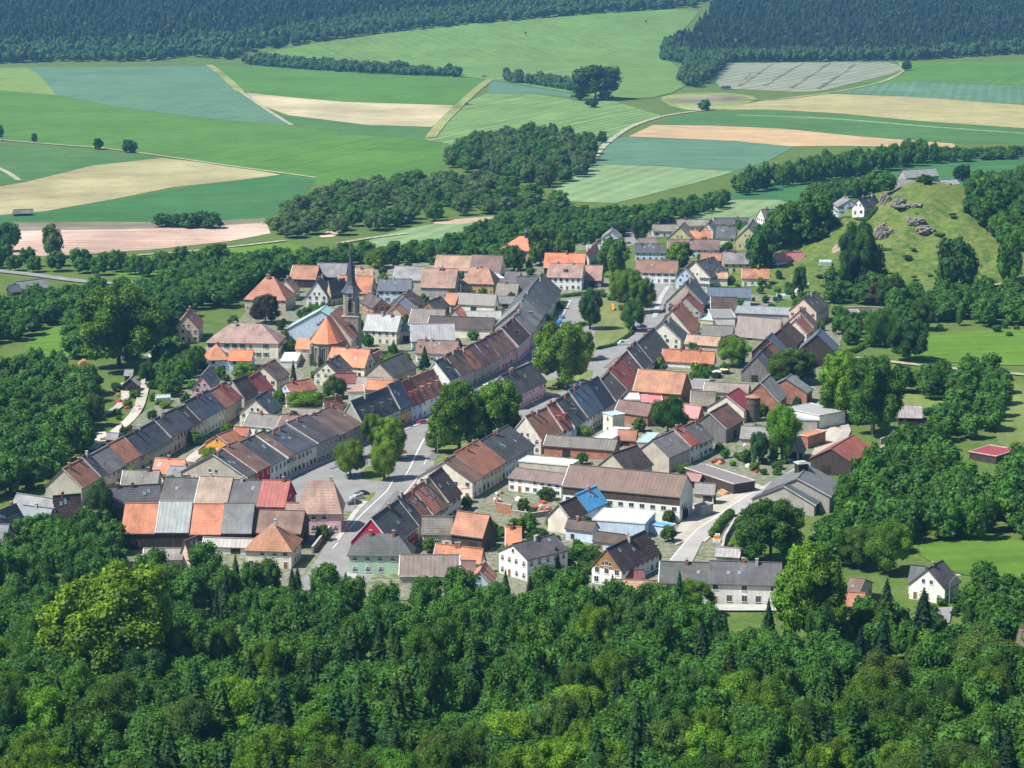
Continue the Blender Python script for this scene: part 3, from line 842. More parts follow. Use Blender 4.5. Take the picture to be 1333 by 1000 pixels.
G 1014 466 1020 461 998.7 450 3.8 R k b n ; red gable in barn cluster
G 1003.5 485 1009 478 985 462.5 4.2 X d b n ; grey boarded gable in barn cluster
G 1086.7 457 1091 449 1063.8 434.5 6.6 U k b n ; tallest gable in the barn cluster
G 1012.7 523 1024 512 990 498 5 G b f n ; warehouse with brick gable
G 1050 511 1057.5 505.5 1021.7 493.5 4.6 G b f n ; second brick warehouse at the trees
G 968.5 533.5 985 523.5 944.5 515 5 M c f n ; beside the dark silo
G 945 558 967.7 545 922.7 537.7 5.2 B d b n ; boarded gable beside the silo
G 916 508 973 511 918 496.5 4 G g s n ; behind the maroon roof
G 899 523 930 524.5 891 507.5 3.6 G b s n ; dark ended one left of maroon roof
G 886 538 908.5 542 886 525 3 J b s n ; right of the round garden tree
F 893 505 913 506 914 494 3.8 G w g n ; garage with solar panel
G 708 347.5 760 348.5 710.5 329 5.4 O k b c ; behind the tall white house
G 712 360 757 361 719.5 343 6.4 P w h cd ; tall with one dormer
G 759 363.5 782.5 364 758.5 345 4 P d b n ; low wing of tall white house
G 806.5 310.5 809 305 794.5 301.5 4.6 G l h ; gable above the street tree
G 767 337 781 322 776 328 4 O w h n ; left of the street tree
G 764 325 781 325 765 318 4 L l s n ; small one near the chapel trees
G 27 377.5 64.5 373 20 367 3 G k b o ; timber yard beside the country road
G 15 380 28 379 10 372 3 D k s n ; dark end of the timber yard
G 18 277.5 43 276.5 20 272.5 2 G k s jn ; lonely one in the golden field
G 179.5 501 182.5 498 169 492 2.8 L k s jn ; garden cabin by the allotments
G 162 488 172 488 164 481 2.6 G k s n ; behind the garden cabin
G 138 570 152 571 140 563 2.6 G k g n ; at the small parking place
F 1104 409 1121 409 1121 403 2.6 G w s n ; against the garden wall
''')
# ------------------------------------------------------------------ terrain
def axis(parts):
    a = []
    for lo, hi, st in parts: a += list(np.arange(lo, hi, st))
    return np.array(sorted(set(np.round(a, 3))))
xs = axis([(-1800, 60, 60), (60, 380, 4), (380, 1860, 60)]); ys = axis([(-60, 600, 10), (600, 950, 35), (950, 1400, 4), (1400, 2600, 75), (2600, 4600, 25), (4600, 5700, 75)])
XX, YY = np.meshgrid(xs, ys); ZZ = gz(XX, YY)
bump = np.zeros_like(ZZ)
r8 = np.random.RandomState(3)
msk = (XX > 100) & (XX < 330) & (YY > 1030) & (YY < 1300) & (ZZ > 3)
bump[msk] = r8.uniform(-.45, .45, msk.sum())
bump += np.where(ZZ > 2.5, 1, 0)*np.where((YY > 900) & (YY < 1500), 1, 0)*(1.1*np.sin(XX/7.3+YY/11)*np.cos(YY/6.1-XX/15)+.7*np.sin(XX/3.7-YY/5.2)+1.3*np.sin(XX/19+2)*np.sin(YY/14)); ZZ2 = ZZ+bump
nx, ny = len(xs), len(ys)
V = np.stack([XX, YY, ZZ2], -1).reshape(-1, 3)
i = np.arange(nx*ny).reshape(ny, nx)
Fq = np.stack([i[:-1, :-1], i[:-1, 1:], i[1:, 1:], i[1:, :-1]], -1).reshape(-1, 4)
MAT['ground'] = m_grass('meadow_grass', ((.06, .125, .025), (.09, .15, .03), (.12, .155, .045)))
MAT['hillgrass'] = m_grass('rough_grass', ((.045, .105, .018), (.085, .145, .026), (.15, .175, .055)), .05)
def fastmesh(name, V, F, mats, k=4, smooth=False, mi=None):
    me = bpy.data.meshes.new(name); n = len(F)
    me.vertices.add(len(V)); me.vertices.foreach_set('co', np.asarray(V, np.float32).ravel())
    me.loops.add(n*k); me.loops.foreach_set('vertex_index', np.asarray(F, np.int32).ravel())
    me.polygons.add(n); me.polygons.foreach_set('loop_start', np.arange(0, n*k, k, dtype=np.int32))
    me.polygons.foreach_set('loop_total', np.full(n, k, np.int32))
    for m in mats: me.materials.append(MAT[m])
    if mi is not None: me.polygons.foreach_set('material_index', np.asarray(mi, np.int32))
    if smooth: me.polygons.foreach_set('use_smooth', np.ones(n, bool))
    me.update(calc_edges=True); me.validate(); return me
cz = V[Fq].mean(1)
mi = ((cz[:, 2] > 1.2) & (cz[:, 1] > 900) & (cz[:, 1] < 1500)).astype(int)
tag(ob('ground', fastmesh('ground', V, Fq, ['ground', 'hillgrass'], smooth=True, mi=mi)), 'green valley floor with a grassy hill', kind='structure')

import bmesh
ZL = [0.05]
def inside(px, py, poly):
    px = np.asarray(px); py = np.asarray(py); c = np.zeros(px.shape, bool); n = len(poly); j = n-1
    for i in range(n):
        xi, yi = poly[i]; xj, yj = poly[j]
        c ^= ((yi > py) != (yj > py)) & (px < (xj-xi)*(py-yi)/(yj-yi+1e-12)+xi); j = i
    return c
NOTREE = []
def smoothpoly(p, k=2):
    """rounded outline (Chaikin)"""
    for _ in range(k):
        q = []
        for i in range(len(p)):
            a = p[i]; b_ = p[(i+1) % len(p)]
            q += [(a[0]*.75+b_[0]*.25, a[1]*.75+b_[1]*.25), (a[0]*.25+b_[0]*.75, a[1]*.25+b_[1]*.75)]
        p = q
    return p
def sheet(name, pts, mat, label=None, kind='structure', z=None, keep=False, drape=False, rough=0, zoff=0):
    """flat ground cover; outline given on the ground"""
    if z is None: z = ZL[0]; ZL[0] += .006
    if rough:
        q = []
        for k in range(len(pts)):
            a = np.array(pts[k], float); b_ = np.array(pts[(k+1) % len(pts)], float); n = max(1, int(np.linalg.norm(b_-a)/9))
            for t in range(n):
                p = a+(b_-a)*t/n; q.append((p[0]+rnd.uniform(-rough, rough), p[1]+rnd.uniform(-rough, rough)*.35))
        pts = q
    if keep: NOTREE.append(pts)
    bm = bmesh.new(); vs = [bm.verts.new((p[0], p[1], 0)) for p in pts]; bm.faces.new(vs)
    if drape:
        x0 = min(p[0] for p in pts); x1 = max(p[0] for p in pts); y0 = min(p[1] for p in pts); y1 = max(p[1] for p in pts)
        for axis_, lo, hi, st in ((1, y0, y1, 1.5 if y0 < 90 else 3), (0, x0, x1, 14)):
            c = lo+st
            while c < hi:
                co = (0, c, 0) if axis_ else (c, 0, 0); no = (0, 1, 0) if axis_ else (1, 0, 0)
                bmesh.ops.bisect_plane(bm, geom=bm.verts[:]+bm.edges[:]+bm.faces[:], plane_co=co, plane_no=no); c += st
    for v in bm.verts:
        P = hit(v.co.x, v.co.y) if drape else at(v.co.x, v.co.y, 0)
        v.co = (P[0], P[1], (P[2] if drape else 0)+z+zoff)
    bmesh.ops.recalc_face_normals(bm, faces=bm.faces[:])
    for f in bm.faces:
        if f.normal.z < 0: f.normal_flip()
    me = bpy.data.meshes.new(name); bm.to_mesh(me); bm.free(); me.materials.append(MAT[mat])
    return tag(ob(name, me), label, kind=kind)
def strip(name, pts, width, mat, label=None, z=None, keep=True, drape=False, zoff=0, **k):
    """a band of constant width in metres along a line on the ground"""
    P = [hit(*p) if drape else at(*p) for p in pts]; L = []; R_ = []
    Q = []
    for i_ in range(len(P)-1):
        for t in np.linspace(0, 1, 5)[:-1]: Q.append(P[i_]+(P[i_+1]-P[i_])*t)
    Q.append(P[-1]); P = Q
    for _ in range(2): P = [P[0]]+[(P[i_-1]+2*P[i_]+P[i_+1])/4 for i_ in range(1, len(P)-1)]+[P[-1]]
    for i_, p in enumerate(P):
        d = P[min(i_+1, len(P)-1)]-P[max(i_-1, 0)]; d[2] = 0; d /= np.linalg.norm(d); n = np.array([-d[1], d[0], 0])
        L.append(p+n*width/2); R_.append(p-n*width/2)
    if z is None: z = ZL[0]; ZL[0] += .006
    V = []
    for a, b_ in zip(L, R_):
        for q in (b_, a): V.append((q[0], q[1], (gz1(q[0], q[1]) if drape else 0)+z+zoff))
    F = [(2*i_, 2*i_+1, 2*i_+3, 2*i_+2) for i_ in range(len(L)-1)]
    F = [f[::-1] for f in F]
    if keep:
        q = [proj(np.array(v))for v in L]+[proj(np.array(v)) for v in reversed(R_)]; NOTREE.append([(float(a), float(b_)) for a, b_ in q])
    return tag(ob(name, mesh(name, V, F, [mat])), label, kind='structure')

FM = {}
def F(key, col, ang=0, st=.05, w=6, col2=None, blot=.1):
    k_ = .93 if col[1] > col[0]*1.1 else .92
    col = tuple(v*k_ for v in col); col2 = tuple(v*k_ for v in col2) if col2 else None
    MAT['f_'+key] = m_field('crop_'+key, col, ang, st, w, col2, blot)
F('big', (.085, .185, .035), 20, .05, 12); F('light', (.13, .225, .06), -30, .05, 14); F('blue', (.105, .195, .115), 12, .07, 10)
F('blue2', (.10, .19, .12), 80, .07, 10); F('dark', (.055, .15, .05), 75, .08, 10); F('dark2', (.075, .16, .05), 88, .07, 10)
F('yg', (.17, .25, .06), 0, .05, 10); F('gold', (.33, .30, .15), 60, .06, 7, (.38, .35, .2), .25); F('tan', (.38, .34, .17), 80, .07, 8, (.33, .31, .14), .16)
F('sand', (.50, .44, .28), 85, .08, 8, (.38, .33, .19), .25); F('salmon', (.50, .35, .2), 85, .08, 8, (.44, .33, .18)); F('mown', (.17, .27, .09), 22, .2, 9, (.14, .23, .08))
F('lilac', (.22, .25, .165), 25, .12, 16, (.25, .27, .2)); F('pale', (.19, .29, .135), 20, .08, 12, (.22, .30, .15)); F('lawn', (.105, .20, .03), 80, .06, 9); F('lawn2', (.15, .21, .055), 10, .05, 5, (.20, .22, .09), .25)
F('pink', (.60, .465, .375), 85, .1, 9, (.45, .30, .23), .3); F('bank', (.30, .26, .21), 85, .2, 3, (.16, .17, .09), .4); F('path', (.35, .345, .24), 0, .08, 4); F('earth', (.34, .26, .19), 40, .2, 3, (.24, .19, .14), .35)
MAT['f_yard'] = m_grass('yard_ground', ((.17, .17, .125), (.065, .135, .03), (.25, .235, .19)), .09); F('gravel', (.52, .49, .42), 20, .05, 5, (.44, .40, .33), .2); F('verge', (.22, .27, .09), 0, .08, 3, (.3, .3, .13), .3)
def fld(key, pts, label, drape=False, rnd_=1):
    if 'pale meadow' in label: NOTREE.append(pts)
    sheet('field', smoothpoly(pts, rnd_) if rnd_ else pts, 'f_'+key, label, drape=drape, zoff=.5 if drape else 0)
fld('light', [(300, 80), (380, 62), (500, 44), (620, 30), (760, 20), (912, 10), (900, 30), (865, 60), (872, 82), (905, 105), (865, 127), (800, 130), (700, 115), (640, 104), (560, 97), (430, 87)], 'broad light green meadow below the far forest', True)
fld('yg', [(-20, 84), (28, 85), (50, 95), (74, 124), (-20, 116)], 'small yellow green field at the forest edge', False, 0)
fld('blue', [(28, 85), (120, 83), (240, 80), (270, 84), (313, 120), (378, 163), (330, 160), (250, 152), (150, 139), (72, 123), (52, 98)], 'wide bluish field below the forest', False, 0)
fld('big', [(270, 81), (300, 80), (430, 86), (520, 94), (635, 103), (610, 124), (597, 137), (450, 133), (318, 121)], 'green field right of the bluish one', False, 0)
fld('sand', [(320, 121), (380, 127), (450, 133), (597, 137.5), (585, 150), (562, 165), (480, 163), (375, 150), (342, 138)], 'bare sandy field', False, 0)
fld('dark2', [(360, 149), (375, 150), (480, 163), (562, 165.5), (548, 181), (470, 175), (380, 163)], 'narrow dark strip under the sandy field', False, 0)
fld('mown', [(597, 139), (632, 122), (690, 122), (745, 130), (800, 132), (862, 151), (815, 166), (782, 186), (765, 200), (700, 180), (640, 200), (600, 190), (552, 182), (570, 165)], 'mown striped meadow', False, 0)
fld('blue2', [(640, 104), (690, 108), (745, 114), (750, 127), (690, 121), (634, 121)], 'small teal field by the tree row', False, 0)
fld('big', [(-20, 116), (72, 124), (150, 140), (250, 153), (330, 161), (378, 164), (470, 176), (548, 182), (600, 192), (575, 222), (430, 245), (360, 226), (240, 208), (180, 199), (120, 192), (-20, 180)], 'large green field in the middle distance', False, 0)
fld('dark2', [(-20, 188), (60, 191), (195, 203), (205, 208), (120, 216), (30, 238), (-20, 245)], 'green field left of the golden one', False, 0)
fld('gold', [(-20, 246), (30, 238), (120, 216), (210, 206), (250, 210), (340, 223), (368, 228), (300, 236), (225, 244), (150, 259), (60, 275), (-20, 282)], 'golden cereal field with curved edge', False, 0)
fld('dark', [(-20, 282), (60, 275), (150, 260), (250, 243), (365, 227.5), (412, 235), (390, 262), (345, 288), (260, 292), (120, 292), (-20, 290)], 'deep green field under the golden one', False, 0)
fld('bank', [(18, 290), (120, 289), (240, 290), (345, 284), (348, 294), (240, 299), (80, 302), (10, 304)], 'grey earth bank along the sand pit', False, 0)
fld('pink', [(10, 302), (80, 300), (240, 297), (348, 290), (352, 304), (300, 314), (200, 325), (60, 334), (-20, 330), (-20, 300)], 'pale pink bare sand pit', False, 0)
fld('lawn', [(150, 338), (250, 328), (375, 316), (392, 322), (350, 342), (250, 358), (150, 362)], 'green strip behind the timber yard', False, 0)
fld('gold', [(305, 364), (340, 354), (376, 349), (376, 357), (340, 368), (310, 374)], 'small cereal patch behind the hip roofed house', False, 0)
fld('lilac', [(930, 106), (945, 82), (1000, 79), (1080, 78), (1130, 79), (1168, 83), (1178, 92), (1120, 106), (1060, 121), (1000, 118), (940, 115)], 'greyish rye field with tramlines')
fld('big', [(1190, 80), (1230, 73), (1360, 66), (1360, 112), (1240, 108), (1185, 107), (1150, 111), (1120, 107), (1178, 95)], 'green field by the right forest', False, 0)
fld('blue', [(1078, 121), (1140, 109), (1190, 107), (1240, 108), (1360, 113), (1360, 138), (1250, 131), (1180, 126)], 'bluish wedge field', False, 0)
fld('tan', [(935, 143), (1000, 130), (1070, 122), (1180, 126), (1250, 131), (1360, 139), (1360, 169), (1200, 158), (1080, 147), (1000, 143)], 'long tan stubble field', False, 0)
fld('dark2', [(850, 161), (900, 147), (1000, 144), (1080, 148), (1200, 159), (1360, 170), (1360, 188), (1230, 186), (1120, 178), (1000, 167), (880, 163)], 'curved green field between two tan ones', False, 0)
strip('grass_strip', [(960, 150), (1080, 154), (1220, 166), (1350, 175)], 9, 'f_pale', 'pale flowering strip in the curved field', keep=False)
fld('salmon', [(818, 178), (850, 163), (930, 164), (1020, 168), (1118, 178), (1240, 187), (1250, 194), (1100, 190), (1020, 191), (960, 184)], 'salmon coloured ploughed field', False, 0)
fld('blue2', [(772, 214), (785, 182), (820, 178.5), (960, 184.5), (1035, 191), (1000, 210), (955, 224), (860, 216)], 'teal field beside the oval copse', False, 0)
fld('pale', [(715, 252), (745, 232), (772, 214), (860, 216.5), (955, 224), (900, 240), (860, 250), (800, 265), (730, 262)], 'pale green field behind the river trees', False, 0)
fld('dark', [(925, 258), (960, 248), (1040, 236), (1150, 217), (1230, 208), (1370, 205), (1370, 240), (1200, 243), (1100, 262), (1030, 263), (940, 262)], 'deep green field behind the rocky hill', False, 0)
fld('pale', [(825, 298), (870, 272), (940, 260), (1040, 261), (1030, 290), (975, 300), (900, 300)], 'pale crop field at the back of the town')
fld('pale', [(470, 316), (520, 300), (575, 290), (655, 279), (668, 284), (615, 305), (560, 325), (500, 332)], 'pale meadow between the river trees')
fld('pink', [(412, 310), (425, 301), (445, 300), (440, 308)], 'small sandy patch under the willows')
fld('pink', [(555, 291), (600, 285), (645, 282), (640, 287), (590, 293)], 'sandy bank seen through the river trees')
fld('verge', [(855, 128), (880, 122), (945, 120), (990, 127), (970, 137), (930, 146), (880, 142)], 'rough ground round the dry pond')
sheet('field', [(872, 131), (890, 126), (915, 127), (930, 123), (965, 125), (975, 128), (945, 133), (930, 131), (925, 138), (900, 139), (905, 133), (885, 134)], 'f_bank', 'pale dry pond bed', rough=2.5)
fld('lawn', [(1150, 455), (1165, 438), (1260, 432), (1370, 428), (1370, 478), (1250, 474), (1180, 466)], 'bright green pasture below the hill')
fld('lawn', [(1180, 712), (1200, 705), (1380, 704), (1380, 770), (1260, 752), (1215, 735)], 'bright green lower meadow')
fld('lawn', [(30, 448), (60, 430), (97, 420), (97, 460), (80, 472), (40, 462)], 'sunny lawn among the left trees')
fld('lawn', [(186, 444), (215, 440), (214, 458), (187, 460)], 'small lawn by the country lane')
fld('lawn2', [(1165, 515), (1190, 513), (1250, 530), (1240, 540), (1190, 538)], 'paddock behind the implement shed')
fld('lawn2', [(1290, 500), (1370, 500), (1370, 600), (1300, 590), (1295, 540)], 'light meadow at the right edge')
fld('earth', [(1080, 328), (1095, 315), (1118, 304), (1122, 318), (1110, 330), (1090, 336)], 'bare earth slope beside the gardens', True)
# town floor, streets and squares
sheet('town_floor', [(20, 720), (60, 640), (150, 560), (250, 500), (240, 470), (300, 430), (370, 350), (560, 340), (680, 350), (800, 300), (860, 285), (985, 285), (1010, 340), (1010, 400), (1100, 420), (1090, 470), (1070, 500), (1095, 530), (1105, 580), (1060, 620), (1000, 660), (940, 730), (870, 790), (600, 790), (400, 770), (150, 760)], 'f_yard', 'paved yards between the houses')
sheet('market_road', [(385, 770), (436, 694), (462, 668), (380, 652), (345, 648), (350, 632), (440, 590), (545, 545), (600, 516), (650, 476), (700, 450), (728, 412), (742, 388), (770, 392), (800, 392), (823, 372), (819, 340), (812, 300), (800, 285), (806, 285), (826, 305), (830, 340), (834, 368), (872, 366), (880, 385), (870, 420), (850, 450), (800, 490), (770, 535), (700, 580), (600, 650), (520, 710), (470, 770)], 'asphalt', 'grey asphalt market street', keep=True)
for P_, lb in (([(466, 624), (474, 610), (488, 606), (506, 612), (508, 626), (490, 628)], 'grass island under the market trees'), ([(459, 665), (472, 652), (484, 641), (491, 643), (478, 656), (463, 667)], 'grass strip by the parked cars'),
               ([(563, 598), (576, 572), (590, 560), (640, 560), (672, 545), (690, 543), (676, 562), (640, 584), (600, 600), (570, 622)], 'lawn round the double lime'),
               ([(752, 402), (775, 385), (812, 378), (838, 384), (840, 405), (818, 424), (776, 428), (757, 418)], 'playground lawn in the little park'),
               ([(772, 440), (776, 430), (816, 421), (824, 430), (812, 442), (790, 452), (778, 455)], 'oval lawn in the little park'),
               ([(688, 500), (735, 492), (772, 480), (772, 492), (735, 512), (700, 512)], 'lawn under the big lime'), ([(765, 450), (778, 455), (770, 465), (755, 470)], 'grass under the street tree')):
    sheet('lawn', smoothpoly(P_, 1), 'f_lawn2', lb, keep=False)
simple('asphalt_pale', (.36, .35, .33), .9, .12, .15); simple('patch', (.16, .16, .162), .9, .12, .2); MAT['line'] = simple('line_white', (.72, .72, .70), .7, .12, 2)
strip('pavement', [(452, 762), (466, 735), (500, 700)], 2.6, 'concrete', 'pale pavement at the road bend')
for k_, (pts, w_) in enumerate((([(476, 690), (500, 668), (522, 650), (545, 622)], .25), ([(566, 585), (580, 570), (600, 556)], .3), ([(775, 500), (800, 474), (826, 448)], .3), ([(533, 612), (543, 590), (553, 571), (563, 560), (576, 552)], .5), ([(525.7, 624), (533, 612)], .3), ([(454, 691), (466, 676), (486, 657), (505, 640), (512, 626)], .35), ([(410, 746), (421, 734)], .35), ([(552, 606), (556, 598)], .3), ([(433, 716), (440, 708)], .3))):
    strip('road_line', pts, w_, 'line', 'painted white line on the market street', keep=False)
strip('pavement', [(438, 706), (462, 668), (476, 654)], 1.6, 'concrete', 'pavement in front of the pink house')
for k_, q_ in enumerate([(470, 700, 520, 640), (500, 672, 505, 662), (560, 600, 572, 588), (600, 548, 622, 535), (690, 470, 700, 462), (742, 440, 748, 420), (790, 480, 808, 466), (850, 440, 856, 425), (400, 640, 425, 630), (430, 612, 450, 604)]):
    strip('asphalt_patch', [(q_[0], q_[1]), (q_[2], q_[3])], (2.2, 1.2, 3, 1.6)[k_ % 4], 'patch', 'darker repair patch in the market asphalt', keep=False)
strip('pavement', [(351, 637), (382, 620), (440, 595), (472, 580), (545, 553), (579, 538)], 2.2, 'concrete', 'pavement along the west market row')
strip('pavement', [(870, 374), (862, 385), (856, 400), (852, 415)], 2.2, 'concrete', 'pavement along the upper street')
strip('pavement', [(668, 470), (700, 452), (728, 417), (742, 392)], 1.8, 'concrete', 'pavement under the dark row')
sheet('road', [(868, 735), (890, 708), (907, 691), (930, 676), (955, 656), (994, 634), (1033, 612), (1062, 597), (1082, 582), (1096, 562), (1090, 545), (1088, 535), (1098, 537), (1108, 562), (1100, 580), (1080, 600), (1033, 626), (1002, 645), (966, 667), (941, 685), (914, 708), (900, 736)], 'asphalt_pale', 'grey road leaving the town past the barns', keep=True)
sheet('forecourt', [(880, 712), (875, 700), (905, 655), (935, 650), (985, 632), (994, 636), (955, 658), (930, 678), (907, 693), (893, 706)], 'f_gravel', 'sandy forecourt beside the road', keep=True, rough=1)
sheet('forecourt', [(915, 706), (937, 686), (958, 672), (950, 684), (930, 694), (918, 708)], 'f_gravel', 'sandy verge outside the bend', keep=True, rough=1)
strip('road_line', [(873, 731), (905, 692), (930, 677), (956, 657), (995, 635)], .25, 'line', 'white edge line of the outgoing road', keep=False)
sheet('farmyard', [(1053, 600), (1060, 585), (1068, 568), (1084, 556), (1098, 562), (1082, 584), (1062, 599)], 'f_gravel', 'pale farmyard by the farm hall', keep=True, rough=1)
sheet('farmyard', [(1142, 590), (1150, 578), (1180, 575), (1176, 588), (1160, 602), (1146, 604)], 'f_gravel', 'cluttered yard behind the red roofed barn', keep=True, rough=1)
strip('road', [(1060, 468), (1092, 464), (1150, 471), (1200, 477), (1260, 483), (1370, 492)], 4, 'f_path', 'pale country road at the right', keep=True)
strip('track', [(1148, 515), (1160, 528), (1165, 540)], 2.5, 'f_path', 'short farm track', keep=True)
strip('country_road', [(-20, 352), (40, 358), (95, 366), (140, 370), (200, 368)], 7, 'asphalt', 'country road left of the town', keep=True)
strip('lane', [(130, 580), (170, 548), (182, 530), (188, 505), (193, 485), (200, 462)], 3.6, 'f_gravel', 'gravel lane through the allotments', keep=True)
sheet('parking', [(110, 575), (112, 566), (138, 564), (140, 575), (128, 586), (116, 588)], 'f_gravel', 'gravel parking place behind the lane row', keep=True)
sheet('yard', [(232, 608), (250, 592), (270, 578), (268, 592), (255, 602), (245, 612)], 'f_gravel', 'sunlit concrete yard on the lane', keep=True)
strip('allotment_paths', [(125, 545), (150, 535), (165, 520), (160, 500)], 3, 'f_gravel', 'cluttered allotment ground')
strip('path', [(170, 334), (260, 327), (340, 318), (372, 314)], 3, 'f_path', 'field path under the sand pit', keep=True)
strip('path', [(-20, 181), (60, 188), (130, 193), (200, 202), (300, 217), (412, 232)], 3.5, 'f_path', 'pale path between the big fields', keep=True)
strip('path', [(312, 119), (345, 142), (380, 164)], 4, 'f_path', 'track between bluish field and sandy field', keep=True)
strip('path', [(268, 82), (290, 98), (313, 120)], 9, 'f_verge', 'grass track beside the bluish field', keep=True)
strip('path', [(638, 104), (625, 113), (600, 136), (575, 160), (560, 180)], 9, 'f_verge', 'grass track beside the mown meadow', keep=True)
strip('path', [(638, 104), (700, 96), (780, 86), (850, 75)], 5, 'f_verge', 'faint track over the light meadow', keep=False)
strip('path', [(770, 213), (785, 190), (820, 165), (860, 152), (900, 146), (940, 142)], 5, 'f_path', 'pale track past the copse', keep=True)
strip('path', [(-20, 212), (10, 225), (25, 236)], 4, 'f_path', 'short pale track at the left', keep=True)
strip('path', [(440, 318), (480, 311), (530, 305)], 4, 'f_path', 'path by the river meadow', keep=True)
strip('path', [(940, 128), (1000, 132), (1080, 122), (1150, 108), (1178, 93), (1172, 82)], 5, 'f_verge', 'grass track round the rye field', keep=True)
strip('path', [(1215, 385), (1260, 376), (1340, 368)], 2.5, 'f_verge', 'brown path across the hill foot', keep=True, drape=True, zoff=.25)
for k_, pts in enumerate(([(965, 108), (975, 96)], [(962, 112), (985, 97), (1005, 83)], [(995, 112), (1020, 96), (1045, 82)], [(1030, 115), (1055, 98), (1080, 82)], [(1065, 116), (1085, 103), (1112, 84)])):
    strip('tramline', pts, 4, 'f_bank', 'dark tractor tramline in the rye field', keep=False)
sheet('pavement', [(925, 790), (1012, 790), (1016, 798), (918, 798)], 'concrete', 'pale pavement before the long lower house', keep=True)
sheet('driveway', [(1217, 795), (1240, 793), (1236, 814), (1214, 814)], 'asphalt', 'grey driveway below the meadow house', keep=True)
# ------------------------------------------------------------------ vegetation
def ico(sub=1):
    bm = bmesh.new(); bmesh.ops.create_icosphere(bm, subdivisions=sub, radius=1)
    v = np.array([x.co[:] for x in bm.verts]); f = np.array([[y.index for y in x.verts] for x in bm.faces]); bm.free(); return v, f
ICO1, ICF1 = ico(1); ICO2, ICF2 = ico(2)
def clumps(rs, C, Rr, cnt, leaf, squash=1.0, up=.25):
    """leaf-sized quads over the lobes (centres C, radii Rr)"""
    out = []
    for c, r, n in zip(C, Rr, cnt):
        d = rs.normal(size=(n, 3)); d /= np.linalg.norm(d, axis=1)[:, None]
        d[:, 2] = np.where(d[:, 2] < -.5, -d[:, 2], d[:, 2])
        rad = r*(rs.uniform(.72, 1.12, n))[:, None]
        p = c+d*rad*np.array([1, 1, squash])
        nrm = d+rs.normal(size=(n, 3))*.55+np.array([0, 0, up]); nrm /= np.linalg.norm(nrm, axis=1)[:, None]
        a = np.cross(nrm, rs.normal(size=(n, 3))); a /= np.linalg.norm(a, axis=1)[:, None]; b_ = np.cross(nrm, a)
        s = leaf*rs.uniform(.6, 1.25, n)[:, None]
        a = a*s; b_ = b_*s*rs.uniform(.55, .9, n)[:, None]
        bend = nrm*s*rs.uniform(-.3, .3, n)[:, None]
        out.append(np.stack([p-a, p-b_*.9+bend, p+a*rs.uniform(.7, 1.1, n)[:, None], p+b_+bend], 1))
    return np.concatenate(out).reshape(-1, 3)
def broad(seed, nl, leafs, leaf, tall=1.0, core=.78, spread=1.0):
    """crown in a unit box: x,y in -1..1, z 0..2*tall ; returns verts, quads"""
    rs = np.random.RandomState(seed)
    C = []; R_ = []
    for k in range(nl):
        t = (k+.5)/nl; z = 1-1.85*t; a = k*2.39996+rs.uniform(-.6, .6); q = math.sqrt(max(0, 1-z*z))**.8
        rr = rs.uniform(.7, 1.35)*1.35/nl**.46
        d = np.array([math.cos(a)*q, math.sin(a)*q, z])*(1-rr*.75)*rs.uniform(.72, 1.15)
        C.append(d); R_.append(rr)
    C.append(np.array([0, 0, -.05])); R_.append(.6); C.append(np.array([.1, -.1, .45])); R_.append(.42)
    C = np.array(C); R_ = np.array(R_); C[:, 0:2] *= spread
    cnt = np.maximum(6, (leafs*R_**2/np.sum(R_**2)).astype(int))
    V = clumps(rs, C, R_, cnt, leaf)
    V[:, 2] = (V[:, 2]+1)*tall
    n = len(V)//4; Q = np.arange(n*4).reshape(-1, 4)
    # inner body of each lobe, seen through the gaps
    T = []; TV = []
    for c, r in zip(C, R_):
        v = ICO1*(1+rs.uniform(-.18, .18, (len(ICO1), 1)))*r*core+c; v[:, 2] = (v[:, 2]+1)*tall
        T.append(ICF1+n*4+sum(len(x) for x in TV)); TV.append(v)
    TV = np.concatenate(TV); T = np.concatenate(T)
    return np.concatenate([V, TV]), Q, T
def conifer(seed, tiers, per, leaf, width=.3):
    leaf = leaf*1.15
    rs = np.random.RandomState(seed); P = []
    for k in range(tiers):
        t = (k+.3)/tiers; z = .1+.9*t; r = width*(1-t)**.8*rs.uniform(.8, 1.15)+.01
        m = max(5, int(per*(1-t*.75))); a0 = rs.uniform(0, 7)
        for j in range(m):
            a = a0+2*math.pi*j/m+rs.uniform(-.25, .25); L = r*rs.uniform(.7, 1.15)
            d = np.array([math.cos(a), math.sin(a), 0]); s = np.array([-math.sin(a), math.cos(a), 0]); w = leaf*rs.uniform(.7, 1.2)*(.5+.7*(1-t))
            b0 = np.array([0, 0, z]); e = d*L+np.array([0, 0, z-L*rs.uniform(.2, .55)]); mid = (b0+e)/2+np.array([0, 0, L*.06])
            P += [b0+d*L*.1, mid-s*w, e, mid+s*w]
            e2 = e+s*w*rs.uniform(-1, 1); P += [mid, mid*.4+e*.6-s*w*1.3-np.array([0, 0, w*.6]), e2, mid*.4+e*.6+s*w*1.3-np.array([0, 0, w*.6])]
    V = np.array(P); n = len(V)//4
    k = 8; ring = []
    for (z, r) in ((.12, width*.62), (.5, width*.42), (.8, width*.16), (.97, .005)):
        for j in range(k): ring.append((math.cos(j*2*math.pi/k)*r*rs.uniform(.8, 1.2), math.sin(j*2*math.pi/k)*r*rs.uniform(.8, 1.2), z))
    T = []
    for q in range(3):
        for j in range(k):
            a = n*4+q*k+j; b_ = n*4+q*k+(j+1) % k; T += [(a, b_, b_+k), (a, b_+k, a+k)]
    return np.concatenate([V, np.array(ring)]), np.arange(n*4).reshape(-1, 4), np.array(T)
